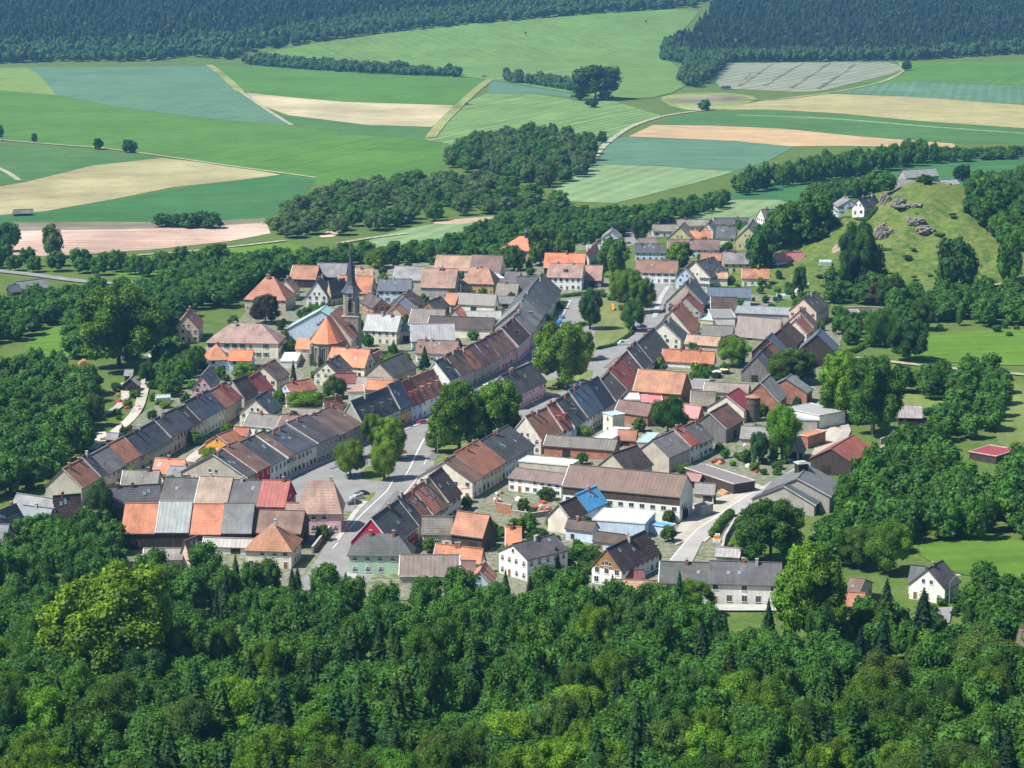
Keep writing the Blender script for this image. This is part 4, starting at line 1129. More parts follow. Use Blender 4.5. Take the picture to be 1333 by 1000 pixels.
def mixmesh(name, V, Q, T, mats):
    me = bpy.data.meshes.new(name); nq, nt_ = len(Q), len(T)
    me.vertices.add(len(V)); me.vertices.foreach_set('co', np.asarray(V, np.float32).ravel())
    me.loops.add(nq*4+nt_*3); me.loops.foreach_set('vertex_index', np.concatenate([Q.ravel(), T.ravel()]).astype(np.int32))
    me.polygons.add(nq+nt_)
    me.polygons.foreach_set('loop_start', np.concatenate([np.arange(nq)*4, nq*4+np.arange(nt_)*3]).astype(np.int32))
    me.polygons.foreach_set('loop_total', np.concatenate([np.full(nq, 4), np.full(nt_, 3)]).astype(np.int32))
    for m in mats: me.materials.append(MAT[m])
    me.update(calc_edges=True); return me
PB = [mixmesh('crown', *broad(s, nl_, 16500, .031, tl, .83), ['leaf']) for s, tl, nl_ in ((1, 1, 20), (2, 1, 30), (3, 1, 40), (4, 1, 24), (5, 1, 34), (6, 1, 16), (7, 1, 28))]   # near crowns
PH = [mixmesh('crown', *broad(s, 46, 17000, .036, 1, .84), ['leaf']) for s in (71, 72)]
PM = [mixmesh('crown', *broad(s, 18, 2200, .085, 1, .82), ['leaf']) for s in (11, 12, 13, 14, 15)]                                   # middle distance
PC = [mixmesh('crown', *conifer(s, 22, 17, .03), ['leaf']) for s in (21, 22, 23)]
PS = [mixmesh('foliage', *broad(s, 9, 420, .16, 1, .84), ['leaf']) for s in (31, 32, 33)]
def trunkmesh(seed, limbs=True):
    rs = np.random.RandomState(seed); b = MB()
    b.tube((0, 0, -.02), (.004, 0, .3), .03, .022, 8); b.tube((.004, 0, .3), (0, .01, .62), .022, .012, 7); b.tube((0, .01, .62), (.01, 0, .85), .012, .004, 6)
    if limbs:
        for k in range(6):
            a = k*1.1+rs.uniform(0, .5); z = rs.uniform(.25, .5); b.tube((0, 0, z), (math.cos(a)*.2, math.sin(a)*.2, z+rs.uniform(.12, .25)), .012, .004, 5)
    return b.mesh('trunk', ['bark'])
TK = [trunkmesh(1), trunkmesh(2)]; TKC = trunkmesh(3, False)
GREEN = dict(dark=(.030, .102, .018), mid=(.058, .155, .013), bright=(.12, .24, .012), yellow=(.18, .27, .014), lime=(.17, .29, .012), olive=(.08, .145, .022), blue=(.045, .125, .036), grey=(.13, .19, .06), spruce=(.012, .042, .018), fir=(.024, .085, .024), copper=(.045, .018, .022), rust=(.12, .06, .03))
GW = dict(dark='dark green', mid='mid green', bright='fresh green', yellow='yellow green', lime='lime green', olive='olive green', blue='bluish green', grey='silvery green', spruce='blackish green', fir='deep green', copper='dark purple', rust='rust brown')
NT = dict(b=0, c=0, s=0)
def put_tree(P, h, w, col, kind='b', label=None, group=None, near=True):
    rz = rnd.uniform(0, 6.28); P = [float(P[0]), float(P[1]), float(P[2])]
    c = jit(GREEN[col], .26)
    if kind == 's':
        o = ob('shrub', rnd.choice(PS), None, c, P); o.scale = (w/2, w/2*rnd.uniform(.85, 1.15), h/2); o.rotation_euler.z = rz
        tag(o, label or f'{GW[col]} shrub', 'shrub', group); NT['s'] += 1; return o
    nm = 'spruce_tree' if kind == 'c' else 'broadleaf_tree'
    r = empty(nm, P); tag(r, label, 'conifer' if kind == 'c' else 'tree', group)
    if kind == 'c':
        cr = ob('crown', rnd.choice(PC), r, c, None); cr.scale = (w/.6, w/.6, h); cr.rotation_euler.z = rz
        t = ob('trunk', TKC, r); t.scale = (h*.7, h*.7, h)
        NT['c'] += 1
    else:
        cr = ob('crown', rnd.choice(PH if (w > 15 and near) else PB if near else PM), r, c, (0, 0, h*.06 if near else -h*.06)); cr.scale = (w/2, w/2*rnd.uniform(.85, 1.15), h*(.94 if near else 1.06)/2); cr.rotation_euler.z = rz
        t = ob('trunk', rnd.choice(TK), r); t.scale = (h, h, h*.9); t.rotation_euler.z = rz
        NT['b'] += 1
    return r
def by_px(px, py, hpx, wpx, col, kind, label):
    P = hit(px, py); s = scale_at(P); return put_tree(P, hpx/s/.97, wpx/s, col, kind, label, near=(py > 380))
# base x, base y, height px, width px
NOTED = '''
1186 238 14 18 dark b bush in front of the farthest hilltop hall
1204 240 12 20 mid b wide bush before the long hilltop hall
1252 236 22 20 dark b round tree behind the timber box
1130 244 18 22 dark b round tree left of the hilltop halls
150 905 165 170 lime b broad yellow green maple towering over the foreground forest
1056 842 128 104 bright b tall pale topped chestnut beside the long lower house
1003 735 86 84 mid b round dark tree between the outgoing road and farm
598 592 90 72 bright b left crown of the double lime on the market lawn
646 584 88 66 bright b right crown of the double lime on the market lawn
456 622 50 46 yellow b market tree nearest the pink house
500 626 52 36 bright b market tree on the grass island
508 600 58 44 bright b market tree leaning over the parked cars
484 582 46 28 bright b small market tree against the west row
567 590 34 30 bright b low globe tree by the twin armed lamp
728 506 82 78 bright b big lime filling the upper market
762 470 38 26 bright b slim street tree next to the grey car
768 430 54 34 blue b weeping birch at the park edge
798 362 50 38 mid b dark round tree above the little park
806 394 44 30 yellow b first yellow green park tree
822 400 50 38 lime b second and palest park tree
836 408 44 34 bright b third park tree by the parked cars
825 432 42 34 mid b park tree standing over the oval lawn
884 346 32 40 bright b round tree between the two blue houses
704 346 50 38 olive b chestnut covering the small chapel
669 353 34 30 mid b garden tree left of the chapel wall
735 338 34 28 mid b tree behind the red barn roof
869 566 50 46 mid b round courtyard tree behind the pink sheds
1018 602 80 48 bright b tall slim garden tree by the farm hall
988 606 46 26 blue b feathery birch in the farm garden
955 478 42 44 bright b walnut between the long red roof and barns
1032 500 46 58 bright b wide tree in front of tallest barn
1100 548 86 70 bright b left one of two large trees on farm road
1136 566 98 78 mid b right one of two large trees on farm road
346 422 38 40 copper b copper beech before the pyramid roof
382 497 30 11 spruce c slim conifer below the school
553 482 32 22 spruce c spruce among the yard roofs
548 470 22 16 mid b small tree beside the yard spruce
1245 380 70 56 dark b big dark tree at the foot of the rocky hill
1313 370 62 34 mid b upright open tree on the hill slope
69 336 44 30 grey b lone poplar in front of the sand pit
12 328 40 30 dark b dark tree at the sand pit edge
45 186 12 9 dark b first small field tree by the pale path
128 195 15 15 dark b second field tree by the pale path
169 199 17 20 blue b third and widest field tree by the path
1 178 14 8 dark b field tree cut by the frame
775 130 46 64 dark b huge solitary oak group on the far meadow
770 140 12 20 blue b bush like tree before the solitary oak
784 187 16 16 blue b single tree by the copse track
1180 92 12 14 dark b single tree at the rye field corner
917 144 14 18 blue b single tree beside the dry pond
284 354 36 42 dark b tall tree behind the far left houses
155 480 102 118 bright b largest tree of the left village edge
205 448 50 60 dark b tree behind the left village giant
190 502 32 22 mid b tree beside the garden cabin
122 556 44 28 olive b pale willow at the allotments
160 578 26 26 blue c blue spruce above the parking place
1158 748 76 64 bright b bright lime above the lower meadow house
1118 740 52 56 olive b tree left of the bright lime
1078 826 112 60 spruce c giant spruce in front of the pale topped chestnut
1152 846 96 54 spruce c dark spruce left of the meadow house
1200 850 88 58 spruce c spruce pair partner under the meadow house
490 350 26 34 yellow b blossoming chestnut behind the far barns
505 480 20 30 bright b blossoming bush tree beside stone gable barn
525 481 22 20 bright b small round tree at the stone gable barn
437 520 30 34 olive b tree in white blossom behind the market
400 540 32 52 bright b round hedge like tree in the yard
318 498 26 34 bright b round tree between pink and pale blue house
244 487 30 36 mid b tree in front of the lone left gable house
130 680 52 40 blue b willow under the lane barn
700 712 22 30 mid b garden tree behind the white house
640 705 26 22 bright b garden tree by the tall dark barn
672 700 26 28 mid b garden tree near the little orange hip
660 745 40 14 spruce c thin spruce before the white house
724 748 38 22 spruce c spruce at the right of the white house
1146 452 50 42 mid b walnut on the garden slope
1184 470 50 52 dark b dark tree at the pasture corner
1200 430 40 34 mid b garden tree below the terrace wall
1050 405 26 24 mid b fruit tree in the upper gardens
1040 385 40 20 dark b dark upright tree in the upper gardens
990 352 58 44 dark b dark tree beside the yellow gable
1020 322 54 52 mid b broad tree left of the garden bungalow
1056 312 58 48 mid b tall tree under the terrace house
1115 384 90 50 dark b dark tall tree at the left foot of hill
1132 372 60 44 dark b second dark tree at the foot of hill
1150 398 34 40 rust b rust coloured ornamental tree
900 803 50 58 bright b bright spreading tree in front of the long lower house
833 312 30 24 blue b slim cypress like tree by the far street
796 312 24 30 dark c dark conifer by the far street
'''
for ln in NOTED.strip().splitlines():
    t = ln.split(' ', 6); by_px(*map(float, t[:4]), t[4], t[5], t[6])
NOTED_N = NT['b']
TREEPTS = []
def clear(P, m=1.0):
    for (c, u, n, a, b_) in FOOT:
        d0 = P[0]-c[0]; d1 = P[1]-c[1]
        if abs(d0) > 40 or abs(d1) > 40: continue
        if abs(d0*u[0]+d1*u[1]) < a+m and abs(d0*n[0]+d1*n[1]) < b_+m: return False
    return True
def scatter(poly, spacing, seed, margin=1.5, cap=5000, usekeep=True):
    W = np.array([hit(*p) for p in poly]); x0, y0 = W[:, :2].min(0); x1, y1 = W[:, :2].max(0)
    rs = np.random.RandomState(seed); grid = {}; out = []
    n = int((x1-x0)*(y1-y0)/spacing**2*9)+60
    X = rs.uniform(x0, x1, n); Y = rs.uniform(y0, y1, n); Z = gz(X, Y)
    px, py = proj(np.stack([X, Y, Z], -1)); ok = inside(px, py, poly)
    if usekeep:
        for k in NOTREE: ok &= ~inside(px, py, k)
    for x, y, z in zip(X[ok], Y[ok], Z[ok]):
        g = (int(x//spacing), int(y//spacing)); bad = False
        for i in (-1, 0, 1):
            for j in (-1, 0, 1):
                for q in grid.get((g[0]+i, g[1]+j), ()):
                    if (q[0]-x)**2+(q[1]-y)**2 < spacing**2: bad = True
        if bad: continue
        if margin and not clear((x, y), margin): continue
        grid.setdefault(g, []).append((x, y)); out.append((x, y, z))
        if len(out) >= cap: break
    return out
REG = [  # name, outline of the ground it covers, spacing m, height range m, width range m, palette, conifer share
 ('foreground forest', [(-70, 775), (60, 752), (160, 760), (300, 764), (400, 784), (460, 793), (640, 791), (760, 786), (860, 800), (940, 832), (1030, 848), (1130, 885), (1260, 892), (1410, 905), (1410, 1230), (-70, 1230)], 7.3, (8, 15), (7, 13.5), 'mid mid dark bright bright olive mid bright bright dark', .19),
 ('bushy edge left of the barns', [(0, 735), (30, 705), (75, 692), (150, 700), (155, 752), (60, 756), (-50, 775), (-50, 745)], 5.5, (6, 10), (6, 9), 'mid blue bright dark', .0),
 ('wood right of the farm', [(1070, 735), (1098, 690), (1110, 650), (1150, 625), (1180, 605), (1222, 612), (1250, 650), (1312, 655), (1335, 620), (1410, 620), (1410, 703), (1190, 706), (1150, 725), (1090, 745)], 7, (9, 14), (8, 12), 'dark dark mid blue mid', .08),
 ('garden trees by the meadow house', [(1090, 845), (1125, 805), (1165, 838), (1255, 842), (1268, 775), (1340, 770), (1410, 780), (1410, 890), (1333, 885), (1180, 865), (1080, 845)], 7, (6, 10), (6, 9), 'dark mid blue olive', .2),
 ('trees left of the town', [(-50, 401), (75, 399), (120, 392), (200, 385), (255, 350), (300, 350), (372, 346), (374, 366), (318, 380), (300, 400), (262, 405), (232, 395), (228, 440), (190, 438), (150, 448), (95, 470), (97, 418), (60, 425), (20, 445), (-50, 460)], 7.6, (7, 12), (9, 14), 'mid mid dark bright bright', .02),
 ('trees at the allotments', [(-50, 498), (60, 494), (108, 500), (120, 524), (112, 560), (100, 600), (45, 640), (-50, 655)], 8, (9, 14), (9, 13), 'mid bright mid dark bright', .0),
 ('tree belt by the school', [(205, 470), (228, 458), (262, 476), (240, 500), (225, 520), (205, 505)], 6, (6, 9), (6, 8), 'mid dark olive', .0),
 ('trees along the country road', [(-50, 345), (60, 345), (175, 345), (240, 345), (220, 362), (60, 356), (-50, 352)], 10, (7, 11), (7, 10), 'blue dark olive', .0),
 ('tree belt behind the town', [(385, 362), (400, 340), (480, 335), (530, 335), (600, 322), (650, 292), (690, 282), (760, 287), (850, 280), (945, 264), (940, 276), (850, 300), (815, 306), (800, 318), (760, 320), (700, 322), (650, 343), (560, 343), (470, 345)], 8.6, (6.5, 10), (8, 12.5), 'mid bright dark bright olive', .02),
 ('willows along the river', [(352, 306), (352, 292), (400, 270), (470, 250), (560, 240), (615, 238), (680, 256), (735, 268), (730, 275), (670, 278), (600, 283), (520, 296), (440, 308), (390, 312)], 14.5, (8, 13), (11, 17), 'grey olive mid dark grey bright', .0),
 ('oval copse', [(572, 216), (600, 196), (700, 182), (768, 192), (778, 210), (745, 238), (705, 246), (640, 232)], 13.5, (11, 17), (11, 17), 'dark blue dark mid grey', .0),
 ('dark shelter belt', [(955, 250), (1000, 238), (1100, 222), (1205, 206), (1215, 214), (1100, 232), (1010, 246), (965, 256)], 8, (11, 17), (8, 12), 'dark dark blue', .35),
 ('hedge trees on the far right', [(1215, 206), (1310, 201), (1410, 196), (1410, 203), (1310, 208), (1215, 213)], 9, (6, 10), (8, 12), 'dark mid blue', .0),
 ('trees right of the rocky hill', [(1252, 268), (1268, 287), (1300, 315), (1345, 345), (1410, 350), (1410, 235), (1310, 240), (1262, 256)], 8, (8, 13), (9, 13), 'mid dark blue olive', .0),
 ('trees at the foot of the rocky hill', [(1080, 395), (1105, 345), (1128, 350), (1150, 385), (1200, 398), (1290, 396), (1410, 395), (1410, 425), (1290, 428), (1185, 418), (1140, 398)], 8, (8, 13), (9, 13), 'dark mid dark blue', .03),
 ('trees left of the rocky hill', [(992, 322), (1000, 300), (1045, 280), (1060, 262), (1085, 250), (1150, 248), (1158, 251), (1084, 262), (1072, 290), (1100, 296), (1080, 310), (1055, 320), (1010, 326)], 8, (7, 12), (8, 12), 'mid dark bright mid', .0),
 ('slope gardens', [(1090, 415), (1150, 418), (1180, 425), (1175, 455), (1120, 452), (1095, 448)], 6.5, (5, 8), (5, 8), 'mid blue mid bright', .0),
 ('hedgerow of the paddock', [(1165, 512), (1190, 500), (1230, 500), (1300, 495), (1310, 515), (1300, 565), (1245, 575), (1200, 590), (1225, 560), (1240, 530), (1200, 520)], 8, (7, 12), (8, 12), 'dark mid blue olive', .0),
 ('trees behind the farm road', [(1090, 480), (1150, 490), (1165, 505), (1140, 520), (1090, 500)], 6.5, (5, 8), (6, 9), 'mid dark', .0),
 ('yards of the town', [(60, 700), (150, 560), (250, 500), (300, 430), (380, 352), (560, 345), (690, 352), (740, 400), (720, 500), (640, 620), (720, 560), (800, 500), (860, 440), (880, 360), (900, 290), (1000, 300), (1080, 420), (1090, 470), (1060, 520), (1000, 600), (900, 640), (860, 740), (560, 740), (350, 700)], 15, (3.5, 5.5), (3.5, 5.5), 'bright mid bright olive', .0),
]
allT = []
for k, (nm, poly, sp, hr, wr, pal, cs) in enumerate(REG):
    rs = random.Random(100+k)
    for P in scatter(poly, sp, 50+k, margin=(1.2 if 'yards' in nm else 2.2) if k not in (0,) else 3.0):
        if k == 0 and (P[1] < 300 or abs(P[0]) > P[1]*.30+14): continue
        f = rs.random(); col = rs.choice(pal.split()); con = rs.random() < (cs if not (k == 0 and P[1] > 470) else .3)
        h = rs.uniform(*hr); w = rs.uniform(*wr)*(.8 if con else 1)
        if con: h *= (1.3 if P[1] < 470 else .95) if k == 0 else 1.0; w = h*rs.uniform(.42, .6); col = rs.choice(['spruce', 'fir'])
        if k == 0 and P[1] > 500: h = min(h, 11.5) if not con else h; w = min(w, 9)
        allT.append((P, h, w, col, 'c' if con else 'b', nm))
def score(t):
    return scale_at(np.array(t[0]))*t[1]*(6 if 'yards' in t[5] else 2.2 if t[5] in ('willows along the river', 'oval copse', 'dark shelter belt') else 1)*(0.35 if t[5] == 'foreground forest' and t[0][1] < 335 else 1)*(1 if abs(t[0][0])*scale_at(np.array(t[0])) < 720 else .1)
bl = sorted([t for t in allT if t[4] == 'b'], key=score, reverse=True); cn = [t for t in allT if t[4] == 'c']
quota = 300-NT['b']
for t in bl[:quota]+cn[:140]:
    kd = 'spruce' if t[4] == 'c' else 'broadleaf tree'
    put_tree(t[0], t[1], t[2], t[3], t[4], f'{GW[t[3]]} {kd} in the {t[5]}', f'{GW[t[3]]} {"spruces" if t[4]=="c" else "broadleaf trees"} in the {t[5]}', near=t[5] == 'foreground forest' or t[0][1] < 800)
REST = bl[quota:]+cn[140:]
def merged(name, trees, protos, color, label, flat=False):
    """one mass of trees nobody would count"""
    Vs = []; Qs = []; Ts = []; off = 0; rs = np.random.RandomState(5)
    for t_ in trees:
        P, h, w = t_[:3]; pr = t_[3] if len(t_) > 3 else protos
        V, Q, T = pr[rs.randint(len(pr))]
        a = rs.uniform(0, 6.28); c, s = math.cos(a), math.sin(a)
        X = V[:, 0]*c-V[:, 1]*s; Y = V[:, 0]*s+V[:, 1]*c
        Vs.append(np.stack([X*w+P[0], Y*w+P[1], V[:, 2]*h+P[2]], -1)); Qs.append(Q+off); Ts.append(T+off); off += len(V)
    me = mixmesh(name, np.concatenate(Vs), np.concatenate(Qs), np.concatenate(Ts), ['leaf'])
    return tag(ob(name, me, None, color), label, kind='stuff')
def norm_b(s, nl, lf, leaf):
    V, Q, T = broad(s, nl, lf, leaf, 1, .84); V = V.copy(); V[:, :2] *= .5; V[:, 2] *= .5; return V, Q, T
def norm_c(s, t, p, leaf):
    V, Q, T = conifer(s, t, p, leaf); V = V.copy(); V[:, :2] /= .6; return V, Q, T
LOB = [norm_b(s, 14, 1300, .098) for s in (41, 42, 43, 44)]; FARB = [norm_b(s, 6, 90, .24) for s in (51, 52, 53, 54)]; FARC = [norm_c(s, 5, 6, .09) for s in (61, 62, 63)]
RIV = [t for t in REST if t[5] in ('willows along the river', 'oval copse') and t[3] in ('grey', 'olive', 'blue', 'mid')]
merged('riverside_willows', [(t[0], t[1]*.9, t[2]) for t in RIV], LOB, (.10, .165, .055), 'silvery riverside willows too dense to count')
FINE = [norm_b(s, 18, 3400, .062) for s in (45, 46, 47)]
rid = set(id(t) for t in RIV)
merged('woodland', [(t[0], t[1], t[2], FINE if t[5] == 'foreground forest' else LOB) for t in REST if id(t) not in rid], LOB, (.056, .165, .022), 'mixed broadleaf woodland too dense to count')
# far forests
def region(poly, sp, seed): return scatter(poly, sp, seed, margin=0, cap=30000)
rs = random.Random(9)
top = region([(-30, 62), (60, 66), (200, 58), (330, 52), (470, 33), (600, 20), (740, 10), (920, 3), (980, -6), (980, -30), (-30, -30)], 8.5, 71)
rt = region([(866, 66), (905, 45), (960, -30), (1380, -30), (1380, 62), (1190, 74), (1100, 76), (1010, 76), (905, 79), (872, 78)], 7.5, 72)
merged('spruce_forest', [(P, rs.uniform(11, 20), rs.uniform(7, 10.5)) for P in top+rt], FARC+FARB[:2]+[norm_c(64, 3, 6, .16)], (.016, .042, .038), 'dark spruce forest covering the far ridge')
ed = region([(-30, 84), (60, 81), (200, 80), (240, 74), (300, 78), (330, 66), (470, 47), (600, 33), (760, 19), (905, 10), (905, 2), (740, 8), (600, 17), (470, 30), (330, 50), (200, 56), (60, 64), (-30, 60)], 9, 73)
ed2 = region([(862, 80), (866, 64), (880, 60), (905, 78), (1010, 76), (1190, 74), (1380, 62), (1380, 67), (1190, 79), (1100, 80), (940, 82), (905, 84)], 8, 74)
ed3 = region([(886, 112), (895, 90), (925, 82), (945, 84), (925, 104), (905, 114)], 9, 76)
hedge = region([(318, 80), (400, 86), (480, 92), (598, 98), (598, 101), (480, 96), (400, 91), (318, 84)], 7, 75)+region([(658, 103), (700, 108), (745, 116), (745, 119), (700, 112), (658, 107)], 7, 77)
merged('broadleaf_woods', [(P, rs.uniform(10, 19), rs.uniform(9, 14)) for P in ed+ed2+ed3]+[(P, rs.uniform(6, 15), rs.uniform(8, 13)) for P in hedge], FARB, (.055, .13, .05), 'broadleaf edge of the far forest and its hedges')
# garden shrubs, each one a thing
SH = [('gardens behind the slate row', [(868, 470), (935, 478), (945, 498), (915, 500), (868, 484)], 3.6), ('farm garden', [(930, 622), (935, 596), (1000, 590), (1040, 600), (1010, 622), (960, 624)], 3.6),
      ('upper gardens', [(978, 385), (990, 362), (1040, 360), (1075, 372), (1060, 392), (1010, 398)], 4.2), ('yard gardens near the small orange hip', [(640, 700), (690, 662), (715, 668), (725, 705), (690, 716), (655, 716)], 3.6),
      ('allotments', [(120, 545), (150, 505), (185, 500), (230, 515), (215, 540), (180, 540), (150, 560)], 4), ('garden behind the white house', [(736, 740), (742, 715), (775, 712), (780, 735), (770, 750)], 3.4),
      ('yards of the old town', [(60, 700), (150, 560), (250, 500), (300, 430), (380, 352), (560, 345), (690, 352), (700, 400), (640, 460), (560, 500), (440, 560), (350, 610), (380, 640), (300, 650), (160, 690)], 8.5), ('yards east of the market', [(560, 720), (640, 620), (720, 560), (800, 500), (860, 440), (880, 360), (900, 290), (1000, 300), (1080, 420), (1090, 470), (1060, 520), (1000, 600), (900, 640), (880, 690), (860, 740), (600, 760)], 8),
      ('little park', [(752, 402), (775, 385), (812, 380), (770, 430), (755, 420)], 4.5), ('foot of the hill', [(1150, 380), (1190, 395), (1250, 425), (1330, 428), (1330, 440), (1230, 436), (1160, 405)], 5.5),
      ('hill slope', [(1140, 300), (1170, 270), (1240, 275), (1290, 340), (1310, 380), (1170, 380)], 7), ('slope above the gardens', [(1060, 350), (1100, 330), (1130, 350), (1110, 400), (1070, 395)], 6),
      ('edge of the outgoing road', [(935, 722), (960, 716), (985, 735), (965, 745), (940, 738)], 4), ('gardens right of the farm', [(1110, 600), (1140, 590), (1200, 555), (1240, 560), (1200, 600), (1150, 620)], 6.5),
      ('church garden', [(395, 425), (400, 395), (418, 392), (415, 410)], 4), ('pale blue yard', [(370, 450), (386, 445), (386, 456), (372, 457)], 3.5), ('front of the meadow house', [(1200, 790), (1250, 785), (1265, 800), (1210, 805)], 3.6)]
for k, (nm, poly, sp) in enumerate(SH):
    for P in scatter(poly, sp, 300+k, margin=.6, cap=42 if 'yards' in nm else 16 if nm == 'hill slope' else 13):
        w = rnd.uniform(2.2, 4.4) if sp < 7 else rnd.uniform(1.8, 4.5)
        col = rnd.choice(['mid', 'bright', 'olive', 'dark', 'mid', 'yellow' if rnd.random() < .3 else 'mid'])
        put_tree(P, w*(rnd.uniform(.6, .95) if nm != 'hill slope' else .4), w*(1 if nm != 'hill slope' else rnd.uniform(.7, 1.8)), col, 's', f'{GW[col]} shrub in the {nm}', f'{GW[col]} shrubs in the {nm}')
# shrub belt on the bank of the sand pit
for k in range(9): 
    P = hit(215+k*8+rnd.uniform(-2, 2), 297+rnd.uniform(-2, 1)); put_tree(P, rnd.uniform(6, 9), rnd.uniform(9, 13), 'dark', 's', 'dark bush in the clump on the sand pit bank', 'bushes on the sand pit bank')
def hedge_obj(pts, wd, h, col, label):
    """clipped hedge: leafy body along a line"""
    rs_ = np.random.RandomState(int(pts[0][0])); P = [hit(*p) for p in pts]; C = []; 
    for a, b_ in zip(P[:-1], P[1:]):
        n = max(1, int(np.linalg.norm(b_-a)/(wd*.45)))
        for t in range(n): C.append(a+(b_-a)*t/n+np.array([0, 0, h*.5]))
    C = np.array(C); o = C[0].copy(); o[2] -= h*.5; C -= o
    V = clumps(rs_, C, np.full(len(C), wd*.55), np.full(len(C), 60), .3, h/wd)
    n = len(V)//4; T = []; TV = []
    for c in C: T.append(ICF1+n*4+12*0+sum(len(x) for x in TV)); TV.append(ICO1*np.array([wd*.5, wd*.5, h*.52])+c)
    me = mixmesh('hedge', np.concatenate([V]+TV), np.arange(n*4).reshape(-1, 4), np.concatenate(T), ['leaf'])
    tag(ob('hedge', me, None, GREEN[col], [float(x) for x in o]), label, 'hedge')
hedge_obj([(1206, 541), (1225, 538), (1244, 541)], 3, 2.6, 'dark', 'clipped hedge behind the implement shed')
hedge_obj([(1095, 462), (1110, 460), (1124, 452)], 2.4, 2, 'bright', 'bright clipped hedge by the country road')
hedge_obj([(732, 388), (750, 386), (768, 384)], 3, 1.8, 'mid', 'hedge in front of the tall white house')
hedge_obj([(778, 456), (800, 451), (822, 436), (826, 428)], 1.6, 1.3, 'dark', 'low dark hedge round the oval lawn')
hedge_obj([(741, 432), (758, 424), (772, 424)], 4, 1.8, 'mid', 'thick hedge at the park corner')
hedge_obj([(1064, 300), (1100, 286), (1128, 288), (1142, 272)], 2.4, 1.8, 'mid', 'hedge round the terrace house')
hedge_obj([(582, 580), (594, 580)], 1.6, 1.2, 'mid', 'short hedge on the market lawn')
hedge_obj([(928, 700), (936, 688), (952, 672)], 2.6, 2.4, 'mid', 'hedge along the retaining wall at the bend')
